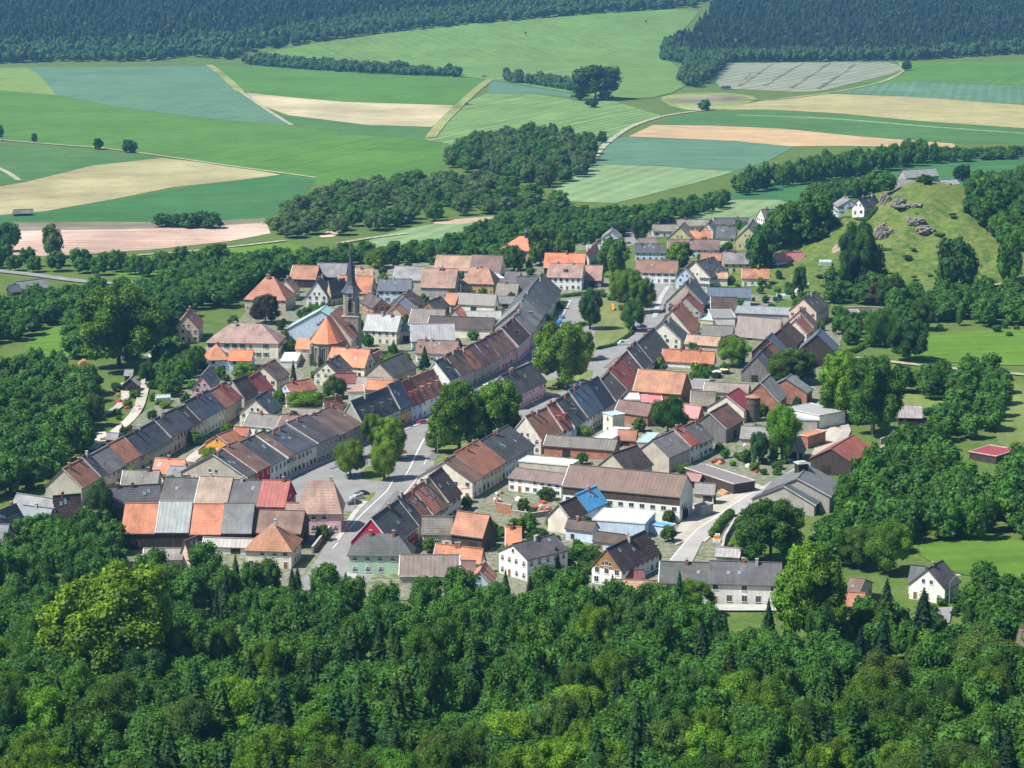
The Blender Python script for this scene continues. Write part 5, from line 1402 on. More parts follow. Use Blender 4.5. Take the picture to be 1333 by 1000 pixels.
# ------------------------------------------------------------------ church
def gable_body(b, A, u, n, L, w, he_low, r, m=0):
    """pentagon wall prism into MB b; A = eave corner, wall goes down he_low"""
    prof = [(0, -he_low), (0, 0), (w, r-.2), (2*w, 0), (2*w, -he_low)]
    P = [[A+u*a+n*p+UPV*(q-.05) for (p, q) in prof] for a in (0, L)]
    b.poly(P[0][::-1], m); b.poly(P[1], m)
    for j in range(5): k = (j+1) % 5; b.poly([P[0][j], P[0][k], P[1][k], P[1][j]][::1], m)
def church():
    base = at(456.3, 465, 0); x0, y0 = base[0], base[1]
    root = empty('church', base); tag(root, 'stone church with tall pointed spire, clock and orange apse roof', 'church')
    o = np.zeros(3)
    th = math.radians(-7); u = np.array([math.cos(th), math.sin(th), 0]); n = np.array([-math.sin(th), math.cos(th), 0])   # u right, n away
    W = 6.4
    # tower, two stages with a ledge
    t = MB(); c0 = -u*W/2+n*0
    t.box(c0-UPV*.5, u*W, n*W, UPV*16.3, 0)
    t.box(c0-u*.18-n*.18+UPV*15.8, u*(W+.36), n*(W+.36), UPV*.35, 1)
    bw = W-.7; c1 = c0+u*.35+n*.35+UPV*16.15
    # chamfered belfry: octagon-ish
    ch = .9
    pts = [(ch, 0), (bw-ch, 0), (bw, ch), (bw, bw-ch), (bw-ch, bw), (ch, bw), (0, bw-ch), (0, ch)]
    lo = [c1+u*p+n*q for p, q in pts]; hi = [v+UPV*9.6 for v in lo]
    for k in range(8): j = (k+1) % 8; t.poly([lo[k], lo[j], hi[j], hi[k]], 0)
    for k in (0, 2, 4, 6):
        pass
    tw = t.obj('tower', ['stone', 'concrete'], root)
    top = c1+UPV*9.6+u*bw/2+n*bw/2
    for (N_, X_) in ((-n, u), (u, n), (n, -u), (-u, -n)):
        f = c1+u*bw/2+n*bw/2+N_*(bw/2)
        b = MB(); b.box(f-X_*.75+UPV*1.6, X_*1.5, N_*.10, UPV*4.0, 0)
        for k in range(6):
            a0, a1 = math.pi*k/6, math.pi*(k+1)/6; cc = f+UPV*5.6+N_*.10
            b.poly([cc, cc+X_*math.cos(a0)*.75+UPV*math.sin(a0)*.9, cc+X_*math.cos(a1)*.75+UPV*math.sin(a1)*.9], 0)
        for k in range(5): b.box(f-X_*.7+UPV*(1.8+k*.75)+N_*.1, X_*1.4, N_*.12, UPV*.12, 1)
        b.box(f-X_*.95+UPV*1.5, X_*.2, N_*.16, UPV*4.3, 2); b.box(f+X_*.75+UPV*1.5, X_*.2, N_*.16, UPV*4.3, 2); b.box(f-X_*1.1+UPV*1.3, X_*2.2, N_*.3, UPV*.2, 2)
        lv = b.obj('belfry_window', ['void', 'dark_wood', 'stone'], tw)
        cl = MB(); cc = f+UPV*7.1
        cl.box(cc-X_*1.15, X_*2.3, N_*.12, UPV*2.2, 0)
        P = [cc+UPV*1.1+N_*.125+X_*math.cos(a)*.82+UPV*math.sin(a)*.82 for a in np.linspace(0, 2*math.pi, 25)[:-1]]
        cl.poly(P, 1)
        P = [cc+UPV*1.1+N_*.135+X_*math.cos(a)*.5+UPV*math.sin(a)*.5 for a in np.linspace(0, 2*math.pi, 21)[:-1]]
        cl.poly(P, 2)
        cf = cl.obj('clock_face', ['clock_white', 'clock_blue', 'clock_red'], tw)
        h = MB(); h.box(cc+UPV*1.1-X_*.05+N_*.15, X_*.1, N_*.03, UPV*.75, 0); h.box(cc+UPV*1.05-X_*.55+N_*.15, X_*.6, N_*.03, UPV*.1, 0)
        h.obj('clock_hands', ['gold', 'clock_blue'], cf)
    # spire: flared skirt then steep needle
    lv = []
    for (z, r, sq) in ((-.35, 4.35, 1), (.9, 3.3, .85), (2.4, 2.35, .5), (4.2, 1.75, 0), (8, 1.2, 0), (12.5, .62, 0), (17.0, .07, 0)):
        ring = []
        for k in range(8):
            a = math.pi/8+k*math.pi/4; rr = r
            ring.append(top+UPV*z+u*math.cos(a)*rr+n*math.sin(a)*rr)
        lv.append(ring)
    s = MB()
    for a_, b_ in zip(lv[:-1], lv[1:]):
        for k in range(8): j = (k+1) % 8; s.poly([a_[k], a_[j], b_[j], b_[k]], 0)
    s.poly(lv[0][::-1], 1)
    sp = s.obj('spire', ['spire_slate', 'verge_dark'], root)
    f = MB(); tip = top+UPV*17; f.tube(tip, tip+UPV*2.6, .06, .05, 6, 0)
    for k in range(6): pass
    f.cbox(tip+UPV*.3, .4, .4, .4, 1); f.box(tip+UPV*1.6-u*.6, u*1.2, n*.09, UPV*.09, 0); f.box(tip+UPV*2.3-u*.25, u*.5, n*.06, UPV*.3, 0); f.obj('weather_cross', ['metal', 'gold'], sp)
    # nave, runs away from the viewer with a pale gable above the choir
    hw = 8.2; nc = np.array(at(425.5, 475, 0))-base; nc[2] = 0
    an = math.radians(14); un = np.array([math.sin(an)*.55, math.cos(an), 0]); un /= np.linalg.norm(un); vn = np.array([un[1], -un[0], 0])  # vn right
    A0 = nc+un*7
    eh = 9.2; rr = 9.6; Ln = 20
    # right eave corner, n direction to the left
    A = A0+vn*hw+UPV*eh
    b = MB(); gable_body(b, A, un, -vn, Ln, hw, eh+.4, rr, 0); nv = b.obj('nave', ['plaster_cream'], root)
    me = roofmesh('nave_roof', A, A+un*Ln, un, -vn, hw, rr, .5, .3, .3, .3, ['roof', 'verge_pale']); nr = ob('nave_roof', me, root, (.44, .20, .15))
    for k in range(3):
        for s_ in (-1, 1):
            p = A0+vn*s_*hw*.55+un*(4+k*5)+UPV*(eh+rr*.42)
            d = MB(); d.box(p-un*.6-vn*.0, un*1.2, vn*s_*1.6 if s_ > 0 else vn*s_*1.6, UPV*.9, 0); d.obj('dormer', ['verge_dark'], nr)
    # choir and five-sided apse
    cw = 5.6; Lc = 7.5; Cc = nc+un*0
    R8 = []
    ang = [math.radians(v) for v in (0, 36, 72, 108, 144, 180)]
    front = [Cc+vn*math.cos(a)*cw-un*math.sin(a)*cw for a in ang]
    back = [Cc-vn*cw+un*Lc, Cc+vn*cw+un*Lc]
    outl = front+back
    b = MB(); eh2 = 9.2
    m_ = len(outl); lo = [p-UPV*.5 for p in outl]; hi = [p+UPV*eh2 for p in outl]
    for k in range(m_): j = (k+1) % m_; b.poly([lo[j], lo[k], hi[k], hi[j]][::-1] if False else [lo[k], hi[k], hi[j], lo[j]], 0)
    ap = b.obj('choir', ['stone'], root)
    for k in range(5):
        p = (front[k]+front[k+1])/2; d = p-Cc; d /= np.linalg.norm(d); x = np.cross(UPV, d)
        w_ = MB(); w_.box(p-x*.65+UPV*2.2+d*.02, x*1.3, UPV*5.2, d*.08, 0)
        w_.box(p-x*.85+UPV*1.9+d*.02, x*.2, UPV*5.6, d*.2, 1); w_.box(p+x*.65+UPV*1.9+d*.02, x*.2, UPV*5.6, d*.2, 1); w_.box(p-x*.85+UPV*7.4+d*.02, x*1.7, UPV*.3, d*.2, 1); w_.box(p-x*.05+UPV*2.2+d*.1, x*.1, UPV*4.2, d*.05, 1)
        w_.obj('choir_window', ['glass', 'concrete'], ap)
    for k in range(6):
        p = front[k]; d = p-Cc; d /= np.linalg.norm(d); x = np.cross(UPV, d)
        w_ = MB(); w_.box(p-x*.45-UPV*.5, x*.9, d*1.8, UPV*5.5, 0); w_.box(p-x*.4+UPV*5.0, x*.8, d*1.0, UPV*3, 0); w_.obj('buttress', ['stone'], ap)
    e2 = [Cc+(q-Cc)*1.12 for q in front]+[q for q in back]
    e2 = [q+UPV*(eh2-.1) for q in e2]; ax = Cc+un*.8+UPV*(eh2+9.3); ax2 = Cc+un*(Lc+.2)+UPV*(eh2+9.3)
    b = MB()
    for k in range(5): b.poly([e2[k], ax, e2[k+1]][::-1] if False else [e2[k+1], e2[k], ax], 0)
    b.poly([e2[6]-vn*.6, e2[5], ax, ax2], 0); b.poly([e2[0], e2[7]+vn*.6, ax2, ax], 0)
    lo = [q-UPV*.3 for q in e2]
    for k in range(8): j = (k+1) % 8; b.poly([e2[k], e2[j], lo[j], lo[k]], 1)
    b.poly(lo, 1)
    b.poly([ax2, e2[7]+vn*.6, e2[6]-vn*.6], 0)
    b.obj('choir_roof', ['choir_tiles', 'verge_dark'], root)
    # sacristy on the left
    A = np.array(at(385, 453, 5.0))-base; Bp = np.array(at(403, 453.5, 5.0))-base; uu = Bp-A; L = np.linalg.norm(uu); uu /= L; nn = np.cross(UPV, uu)
    b = MB(); gable_body(b, A, uu, nn, L, 3.2, 5.2, 3.2, 0); b.obj('sacristy', ['plaster_cream'], root)
    ob('sacristy_roof', roofmesh('sacristy_roof', A, Bp, uu, nn, 3.2, 3.2, .4, .3, .3, .25, ['roof', 'verge_dark']), root, (.60, .22, .12))
    FOOT.append((base+Cc, un, vn, 10, 8)); FOOT.append((base, u, n, 4, 6))
simple('clock_white', (.75, .76, .78), .5, .05); simple('clock_blue', (.06, .10, .28), .5, .05); simple('clock_red', (.45, .06, .04), .5, .05); simple('gold', (.7, .45, .08), .35, .05, metal=.7)
simple('spire_slate', (.045, .058, .078), .5, .3, .9, spec=.5); simple('plaster_cream', (.58, .52, .42), .9, .15, .5)
MAT['choir_tiles'] = simple('choir_tiles', (.60, .215, .115), .6, .16, .8)
church()
# chapel with onion turret
def chapel():
    P = at(679, 339.5, 0); root = empty('chapel', P); tag(root, 'peach chapel with orange tent roof and little onion turret', 'chapel')
    b = MB(); b.cbox((-2, 7, -.3), 17, 12, 5.3, 0, -.15); b.obj('wall', ['wall_peach'], root)
    c, s = math.cos(-.15), math.sin(-.15)
    def q(x, y, z): return np.array([-2+x*c-y*s, 7+x*s+y*c, z])
    E = [q(-9, -6.6, 4.9), q(9, -6.6, 4.9), q(9, 6.6, 4.9), q(-9, 6.6, 4.9)]; r0, r1 = q(1, 0, 11.6), q(5, 0, 11.6)
    b = MB()
    b.poly([E[0], E[1], r1, r0]); b.poly([E[1], E[2], r1]); b.poly([E[2], E[3], r0, r1]); b.poly([E[3], E[0], r0]); b.poly([e-UPV*.02 for e in E[::-1]])
    b.obj('roof', ['choir_tiles'], root)
    t = MB(); cc = q(4.5, 0, 0); prof = [(10.6, 1.1), (12.6, 1.1), (12.7, 1.4), (13.3, 1.7), (14.0, 1.5), (14.8, .7), (15.4, .3), (16.4, .08)]
    for (z0, r0_), (z1, r1_) in zip(prof[:-1], prof[1:]): t.tube(cc+UPV*z0, cc+UPV*z1, r0_, r1_, 12, 0)
    tt = t.obj('onion_turret', ['spire_slate'], root)
    for k in range(3):
        for z in (2.2,):
            w = ob('window', WIN, root); frame(w, q(-5+k*5, -6.02, z), (c, s, 0), UPV, (s, -c, 0), 1.1, 1.8)
    FOOT.append((P+np.array([-2, 7, 0]), np.array([1., 0, 0]), np.array([0, 1., 0]), 10, 8))
simple('wall_peach', (.66, .40, .29), .9, .12, .5)
chapel()
# silo
def silo():
    P = at(979.7, 549, 0); r = empty('silo', P); tag(r, 'round dark silo tower with flat cap among the farm roofs', 'silo')
    b = MB(); b.tube((0, 0, -.3), (0, 0, 8.6), 2.5, 2.5, 20, 0)
    for z in (2, 4, 6, 8): b.tube((0, 0, z), (0, 0, z+.12), 2.56, 2.56, 20, 0)
    b.obj('drum', ['silo_wood'], r); b = MB(); b.tube((0, 0, 8.6), (0, 0, 9.5), 2.8, .5, 20, 0); b.obj('cap', ['sheet_rust'], r)
simple('silo_wood', (.10, .085, .075), .8, .35, 1.2); simple('sheet_rust', (.30, .17, .12), .7, .3, 1.5)
silo()
# turret on the farm roof
def turret():
    P = at(1043, 617, 8.0); r = empty('roof_turret', P); tag(r, 'dark square ventilation turret standing above the grey farm roof', 'turret')
    b = MB(); b.cbox((0, 0, -5), 3, 3, 8.2, 0, .3); b.obj('shaft', ['dark_wood'], r); b = MB(); b.cbox((0, 0, 3.2), 3.7, 3.7, .25, 0, .3)
    b.cbox((0, 0, 3.45), 2.4, 2.4, .3, 0, .3); b.obj('cap', ['concrete'], r)
turret()
# ------------------------------------------------------------------ walls
def wall_obj(name, pts, th, h, mat, label, cat='wall', z=0):
    b = MB(); P = [hit(*p) for p in pts]; o = P[0].copy(); o[2] = 0
    for a, c in zip(P[:-1], P[1:]):
        d = c-a; L = np.linalg.norm(d[:2]); d = d/np.linalg.norm(d); d[2] = 0; n = np.array([-d[1], d[0], 0]); zz = min(a[2], c[2])
        b.box(a-o-n*th/2+UPV*(-.4)-d*.0, d*L, n*th, UPV*(h+.4), 0); b.box(a-o-n*(th/2+.06)+UPV*h-d*.02, d*(L+.04), n*(th+.12), UPV*.1, 1)
    tag(b.obj(name, [mat, 'concrete'], None, None, o), label, cat)
simple('wall_stone', (.24, .215, .17), .95, .35, 1.0); simple('wall_brick', (.34, .17, .11), .95, .3, 1.5); simple('wall_white', (.76, .75, .72), .9, .1, .5)
for a in ((('stone_wall'), [(407, 722), (424, 700), (440, 686)], .5, 2.2, 'wall_stone', 'old stone wall beside the street below the pink house'),
          ('stone_wall', [(440, 686), (438, 671)], .5, 2.0, 'wall_stone', 'short end of old wall at pink house corner'),
          ('courtyard_wall', [(666, 672), (692, 676), (714, 673)], .4, 1.8, 'wall_stone', 'grey courtyard wall before the half blue roof house'),
          ('brick_wall', [(646, 668), (666, 672)], .4, 3.2, 'wall_brick', 'brick yard wall beside the ivy'),
          ('retaining_wall', [(1102, 406), (1136, 406), (1176, 408)], .5, 2.2, 'wall_stone', 'long dark terrace wall under the slope gardens'),
          ('retaining_wall', [(1120, 422), (1150, 422), (1166, 420)], .5, 2.0, 'wall_brick', 'lower brick terrace wall under the blue tubs'),
          ('retaining_wall', [(1174, 411), (1168, 424)], .5, 2.4, 'wall_stone', 'dark corner wall closing the terrace'),
          ('retaining_wall', [(940, 722), (943, 706), (957, 682)], .5, 1.8, 'wall_stone', 'curved retaining wall at the road bend'),
          ('yard_wall', [(1146, 578), (1160, 574), (1186, 576)], .4, 1.8, 'wall_stone', 'concrete wall round the cluttered yard'),
          ('garden_wall', [(364, 458), (388, 458)], .3, 1.2, 'wall_white', 'low white wall left of the church'),
          ('yard_wall', [(244, 609), (258, 610), (272, 606)], .4, 2.0, 'wall_stone', 'pale yard wall below the lane'),
          ('yard_wall', [(258, 594), (268, 586)], .3, 2.2, 'wall_peach', 'pink plastered wall by the orange gable'),
          ('street_wall', [(560, 452), (545, 452)], .3, 1.6, 'wall_white', 'white yard wall under the tiled outbuilding'),
          ('park_wall', [(755, 386), (790, 385)], .3, 1.0, 'wall_stone', 'low wall at the back of the park'),
          ('bridge_rail', [(187, 463), (213, 463)], .2, .9, 'wall_white', 'pale lane railing under the big left trees')):
    wall_obj(*a)
# ------------------------------------------------------------------ rocks on the hill
def rock(px, py, h, w, label, seed, lean=0, col=None):
    P = hit(px, py); rs_ = np.random.RandomState(seed)
    bm = bmesh.new()
    for k in range(7):
        g = bmesh.ops.create_icosphere(bm, subdivisions=3, radius=1)['verts']
        c = np.array([rs_.uniform(-.5, .5)*w, rs_.uniform(-.3, .3)*w, rs_.uniform(.1, .75)*h]); s_ = np.array([w*rs_.uniform(.22, .4), w*rs_.uniform(.22, .4), h*rs_.uniform(.2, .42)])
        for v in g:
            p = np.array(v.co[:]); f = 1+.25*math.sin(p[0]*5+seed)*math.cos(p[2]*6+k)+rs_.uniform(-.12, .12)
            q = np.sign(p)*np.abs(p)**.75*s_*f+c
            q[2] = round(q[2]/.7)*.7*.5+q[2]*.5; q[0] += lean*q[2]
            v.co = q
    me = bpy.data.meshes.new('rock_outcrop'); bm.to_mesh(me); bm.free(); me.materials.append(MAT['rock'])
    tag(ob('rock_outcrop', me, None, None, [P[0], P[1], P[2]-h*.32]), label, 'rock')
rock(1152, 266, 8.2, 4.5, 'slim grey rock pinnacle at the hill top', 1, .15); rock(1169, 268, 8.8, 6.0, 'broad split pinnacle at the hill top', 2)
rock(1150, 308, 8.8, 6.0, 'tall layered rock outcrop on the left grass slope', 3, .1); rock(1191, 292, 4.8, 6.0, 'tan rock outcrop in the middle of the slope', 4)
rock(1202, 300, 4.1, 6.8, 'dark lower part of the middle rock outcrop', 5); 
rock(1182, 268, 2.4, 9, 'low rock band below the hill top', 7); 
# ------------------------------------------------------------------ cars
def car_mesh(kind):
    L, Wd, Hh = (4.3, 1.75, 1.45) if kind == 'car' else (4.9, 1.95, 2.1)
    if kind == 'car': pr = [(0, .35), (0, .75), (.25, .88), (1.15, .95), (1.75, 1.42), (3.2, 1.45), (3.95, 1.0), (4.25, .95), (4.3, .4)]; gl = [(1.25, .98), (1.8, 1.36), (3.15, 1.39), (3.75, 1.02)]
    else: pr = [(0, .35), (0, .95), (.3, 1.15), (.9, 1.25), (1.4, 2.0), (4.7, 2.1), (4.9, 1.9), (4.9, .4)]; gl = [(1.0, 1.28), (1.45, 1.88), (2.6, 1.95), (2.6, 1.28)]
    def ext(pr, y0, y1, m, b, ins=0):
        P0 = [np.array([p[0]-L/2, y0, p[1]]) for p in pr]; P1 = [np.array([p[0]-L/2, y1, p[1]]) for p in pr]; k = len(pr)
        b.poly(P0[::-1], m); b.poly(P1, m)
        for j in range(k): q = (j+1) % k; b.poly([P0[j], P0[q], P1[q], P1[j]], m)
    b = MB(); ext(pr, -Wd/2, Wd/2, 0, b); body = b.mesh('body', ['car_paint'])
    g = MB(); ext(gl, -Wd/2-.015, Wd/2+.015, 0, g)
    s = [(gl[0][0]-.06, gl[0][1]-.0), (gl[1][0]-.06, gl[1][1]+.02), (gl[1][0], gl[1][1]), (gl[0][0]+.1, gl[0][1])]; ext(s, -Wd/2+.12, Wd/2-.12, 0, g)
    if kind == 'car': s = [(3.1, 1.4), (3.2, 1.47), (3.88, 1.06), (3.8, 1.0)]; ext(s, -Wd/2+.12, Wd/2-.12, 0, g)
    glm = g.mesh('windows', ['glass'])
    w = MB(); w.tube((0, -.1, 0), (0, .1, 0), .32, .32, 14, 0); w.tube((0, -.11, 0), (0, .11, 0), .18, .18, 10, 1); wm = w.mesh('wheel', ['tyre', 'metal'])
    li = MB(); li.cbox((0, 0, 0), .08, .3, .14, 0); lm = li.mesh('headlight', ['frame_white'])
    return L, Wd, body, glm, wm, lm
m, nt, b_ = newmat('car_paint'); nt.links.new(nd(nt, 'ShaderNodeObjectInfo').outputs['Color'], b_.inputs['Base Color']); b_.inputs['Roughness'].default_value = .25; b_.inputs['Metallic'].default_value = .2
b_.inputs['Coat Weight'].default_value = .6; MAT['car_paint'] = m
CM = {k: car_mesh(k) for k in ('car', 'van')}
def car(px, py, ang, col, label, kind='car'):
    L, Wd, body, gl, wm, lm = CM[kind]; P = at(px, py, .12)
    r = empty('parked_car' if kind == 'car' else 'delivery_van', P); r.rotation_euler.z = math.radians(ang); tag(r, label, kind, 'cars parked along the streets')
    ob('body', body, r, col); ob('window_glass', gl, r)
    for sx in (-1, 1):
        for sy in (-1, 1):
            w = ob('wheel', wm, r, None, (sx*L*.31, sy*(Wd/2-.08), .22))
    for sy in (-1, 1): ob('headlight', lm, r, None, (-L/2, sy*Wd*.34, .55))
for c in ((549, 552, 10, (.35, .04, .12), 'maroon and white car passing under the painted market row'), (482, 597, 20, (.05, .05, .06), 'dark car between the market trees'), (519, 597, 170, (.5, .38, .05), 'yellowish car half under the market tree'),
          (520, 590, 175, (.35, .04, .04), 'red car behind the market tree'), (471, 645, 25, (.05, .07, .09), 'dark green car, farthest of three at the pink house'), (465, 650, 25, (.55, .58, .6), 'silver car, middle one at the pink house'), (461, 657, 25, (.05, .05, .06), 'black car, nearest one at the pink house'),
          (637, 503, 20, (.7, .7, .7), 'white car behind the white gabled house'), (725, 427, 75, (.08, .16, .3), 'blue grey car, nearest at the dark row'), (728, 421, 75, (.02, .17, .6), 'bright blue car parked at the dark row'), (731, 415, 75, (.06, .16, .3), 'dull blue car, farthest at the dark row'),
          (781, 468, 15, (.25, .26, .27), 'grey car next to the slim street tree'), (835, 427, 10, (.08, .1, .18), 'dark blue car under the third park tree'), (846, 376, 120, (.5, .03, .06), 'red car at the upper end of the park'), (849, 380, 120, (.06, .06, .07), 'black car behind the red one'),
          (867, 400, 80, (.04, .08, .14), 'navy car before the striped roof house'), (866, 406, 80, (.1, .11, .12), 'charcoal car behind the navy one'), (713, 517, 70, (.3, .34, .38), 'light car beside the pink walled market house'), (722, 518, 15, (.05, .06, .08), 'dark car at the single lamp'),
          (748, 504, 20, (.5, .53, .55), 'silver car in the shade of the big lime'), (757, 499, 20, (.03, .08, .25), 'blue car in the shade of the big lime'), (934, 603, 10, (.35, .03, .04), 'red car by the open cart shed'), (305, 565, 60, (.05, .09, .2), 'blue car in the shaded lane'), (139, 574, 10, (.55, .2, .3), 'pinkish car at the gravel parking place'), (816, 318, 30, (.4, .41, .42), 'silver car on the far street')):
    car(*c)
car(811, 449.5, 12, (.78, .78, .76), 'white van parked beside the oval lawn', 'van')
# tractors in the mown meadow
def tractor(px, py, ang, col, label):
    P = hit(px, py); r = empty('tractor', P); r.rotation_euler.z = math.radians(ang); tag(r, label, 'tractor')
    b = MB(); b.cbox((1.1, 0, .9), 2.6, 1.2, 1.1, 0); b.cbox((2.3, 0, .7), .5, 1.0, 1.0, 0); b.obj('body', ['car_paint'], r, col)
    b = MB(); b.cbox((-.7, 0, 1.3), 1.7, 1.6, 1.5, 1); b.cbox((-.7, 0, 2.8), 1.9, 1.8, .18, 0); b.obj('cab', ['car_paint', 'glass'], r, (.7, .7, .7))
    for (x, y, q) in ((-.9, 1.1, .95), (-.9, -1.1, .95), (1.8, .95, .6), (1.8, -.95, .6)):
        b = MB(); b.tube((x, y-.25, q), (x, y+.25, q), q, q, 14, 0); b.tube((x, y-.27, q), (x, y+.27, q), q*.5, q*.5, 10, 1); b.obj('wheel', ['tyre', 'gold'], r)
    b = MB(); b.cbox((-4.4, 0, .6), 2.2, 4.6, .5, 0); b.cbox((-2.6, 0, .6), 2.2, .3, .3, 0); b.obj('mower', ['car_paint'], r, (.5, .12, .03))
tractor(630, 101, 170, (.05, .15, .4), 'blue tractor with trailer implement on the field track'); tractor(607, 137, 200, (.6, .6, .6), 'white cabbed tractor with red mower at the striped meadow')
# hunting stands
for (x, y, l) in ((684, 47, 'lone hunting stand in the middle of the meadow'), (841, 32, 'hunting stand near the right forest corner'), (1, 184, 'small stand at the end of the pale path')):
    P = hit(x, y); r = empty('hunting_stand', P); tag(r, l, 'hunting stand')
    b = MB(); b.cbox((0, 0, 3), 2.2, 2.2, 2.4, 0); b.cbox((0, 0, 5.4), 2.7, 2.7, .2, 0); b.obj('cabin', ['dark_wood'], r)
    for sx in (-1, 1):
        for sy in (-1, 1): b = MB(); b.tube((sx*1.5, sy*1.5, -.2), (sx*1, sy*1, 3), .12, .12, 6, 0); b.obj('leg', ['bark'], r)
simple('hut_teal', (.10, .2, .22)); P = hit(945, 117); r = empty('hut', P); tag(r, 'tiny teal hut beside the dry pond', 'hut'); b = MB(); b.cbox((0, 0, -.3), 9, 5, 4, 0); b.obj('wall', ['hut_teal'], r); b = MB(); b.cbox((0, 0, 3.7), 10, 6, .4, 0); b.cbox((0, 0, 4.1), 10, 3, .5, 0); 
b.obj('roof', ['metal'], r)
# ------------------------------------------------------------------ street lamps
def lamp(px, py, h, label, arms=((1, 0),), bend=1.6):
    P = at(px, py, 0) if py > 300 else hit(px, py); r = empty('street_lamp', P); tag(r, label, 'street lamp')
    b = MB(); b.tube((0, 0, 0), (0, 0, h*.8), .11, .08, 8, 0); b.obj('pole', ['metal'], r)
    for (x, y) in arms:
        b = MB(); b.tube((0, 0, h*.78), (x*bend*.5, y*bend*.5, h*.92), .07, .06, 6, 0); b.tube((x*bend*.5, y*bend*.5, h*.92), (x*bend, y*bend, h), .06, .05, 6, 0); a = b.obj('arm', ['metal'], r)
        b = MB(); b.cbox((x*(bend+.35), y*(bend+.35), h-.05), .95, .35, .16, 0); b.obj('lamp_head', ['frame_white'], a)
lamp(569.5, 597, 8.5, 'twin armed street lamp on the market bend', ((-1, 0), (1, 0)), 2.4); lamp(718.5, 517, 7.2, 'single armed lamp beside the big lime'); lamp(304, 355, 8, 'lone lamp behind the left trees'); lamp(1235.5, 792, 8.5, 'tall lamp before the meadow house')
lamp(462, 664, 5, 'short lamp at the foot of the market'); lamp(693, 476, 7, 'lamp between the upper row and the lime')
# ------------------------------------------------------------------ parasols and garden things
def parasol(px, py, col, label, h=2.6, rad=1.9):
    P = at(px, py, 0); r = empty('parasol', P); tag(r, label, 'parasol'); b = MB(); b.tube((0, 0, 0), (0, 0, h), .04, .03, 6, 0); b.obj('pole', ['frame_white'], r)
    b = MB(); n = 8
    for k in range(n):
        a, c = 2*math.pi*k/n, 2*math.pi*(k+1)/n; A = np.array([math.cos(a)*rad, math.sin(a)*rad, h-.45]); B = np.array([math.cos(c)*rad, math.sin(c)*rad, h-.45]); T = np.array([0, 0, h+.15])
        b.poly([A, B, T], 0); b.poly([A-UPV*.2, B-UPV*.2, B, A], 0)
    b.obj('canopy', ['clean'], r, col)
parasol(860, 477, (.8, .72, .7), 'pale parasol by the long red roof'); parasol(601, 656, (.75, .4, .36), 'pink parasol on the east row terrace', 5.5); parasol(943, 488, (.75, .68, .5), 'cream parasol under the walnut'); parasol(933, 491, (.8, .8, .78), 'white parasol in the slate row gardens'); parasol(1008, 346, (.75, .65, .6), 'parasol before the garden bungalow')
simple('slide_orange', (.85, .28, .02), .4, .05); simple('tub_blue', (.03, .10, .5), .5, .1); simple('aqua', (.1, .55, .48), .5, .05); simple('greenhouse_glass', (.42, .50, .47), .2, .15, 1, spec=.6)
P = at(797, 404, 0); r = empty('playground_slide', P); tag(r, 'orange playground slide in the little park', 'slide')
b = MB(); b.box((-.5, -3.2, .5), (1, 0, 0), (0, 4.2, 2.0), (0, 0, .2), 0); b.box((-.6, -3.2, .6), (.12, 0, 0), (0, 4.2, 2.0), (0, 0, .5), 0); b.box((.5, -3.2, .6), (.12, 0, 0), (0, 4.2, 2.0), (0, 0, .5), 0); b.obj('chute', ['slide_orange'], r)
b = MB(); b.cbox((0, 1.5, 0), .1, .1, 3.4, 0); b.cbox((-.7, 1.5, 0), .1, .1, 3.4, 0); b.cbox((.7, 1.5, 0), .1, .1, 3.4, 0); b.obj('ladder', ['wood'], r)
P = at(810, 405, 0); r = empty('play_hut', P); tag(r, 'little wooden play hut in the park', 'play hut'); b = MB(); b.cbox((0, 0, 0), 3, 2.4, 1.8, 0); b.obj('wall', ['wood'], r)
b = MB(); b.poly([(-1.8, -1.5, 1.8), (1.8, -1.5, 1.8), (1.8, 0, 2.8), (-1.8, 0, 2.8)]); b.poly([(1.8, 1.5, 1.8), (-1.8, 1.5, 1.8), (-1.8, 0, 2.8), (1.8, 0, 2.8)]); b.poly([(-1.8, -1.5, 1.8), (-1.8, 0, 2.8), (-1.8, 1.5, 1.8)]); b.poly([(1.8, -1.5, 1.8), (1.8, 1.5, 1.8), (1.8, 0, 2.8)]); b.poly([(-1.8, 1.5, 1.8), (1.8, 1.5, 1.8), (1.8, -1.5, 1.8), (-1.8, -1.5, 1.8)]); b.obj('roof', ['dark_wood'], r)
for k, (x, y, w_, l) in enumerate(((1134, 413, 1.6, 'left blue tub on the garden terrace'), (1138.5, 413, 1.6, 'middle blue tub on the garden terrace'), (1146.5, 412, 1.5, 'right blue tub by the glass frame'), (1124, 413, 1.0, 'pale tub at the terrace end'))):
    P = hit(x, y); b = MB(); b.tube((0, 0, 0), (0, 0, 1.6), w_*.55, w_*.62, 14, 0); b.tube((0, 0, 1.5), (0, 0, 1.7), w_*.68, w_*.68, 14, 0); tag(b.obj('tub', ['tub_blue' if k < 3 else 'concrete'], None, None, [float(v) for v in P]), l, 'tub')
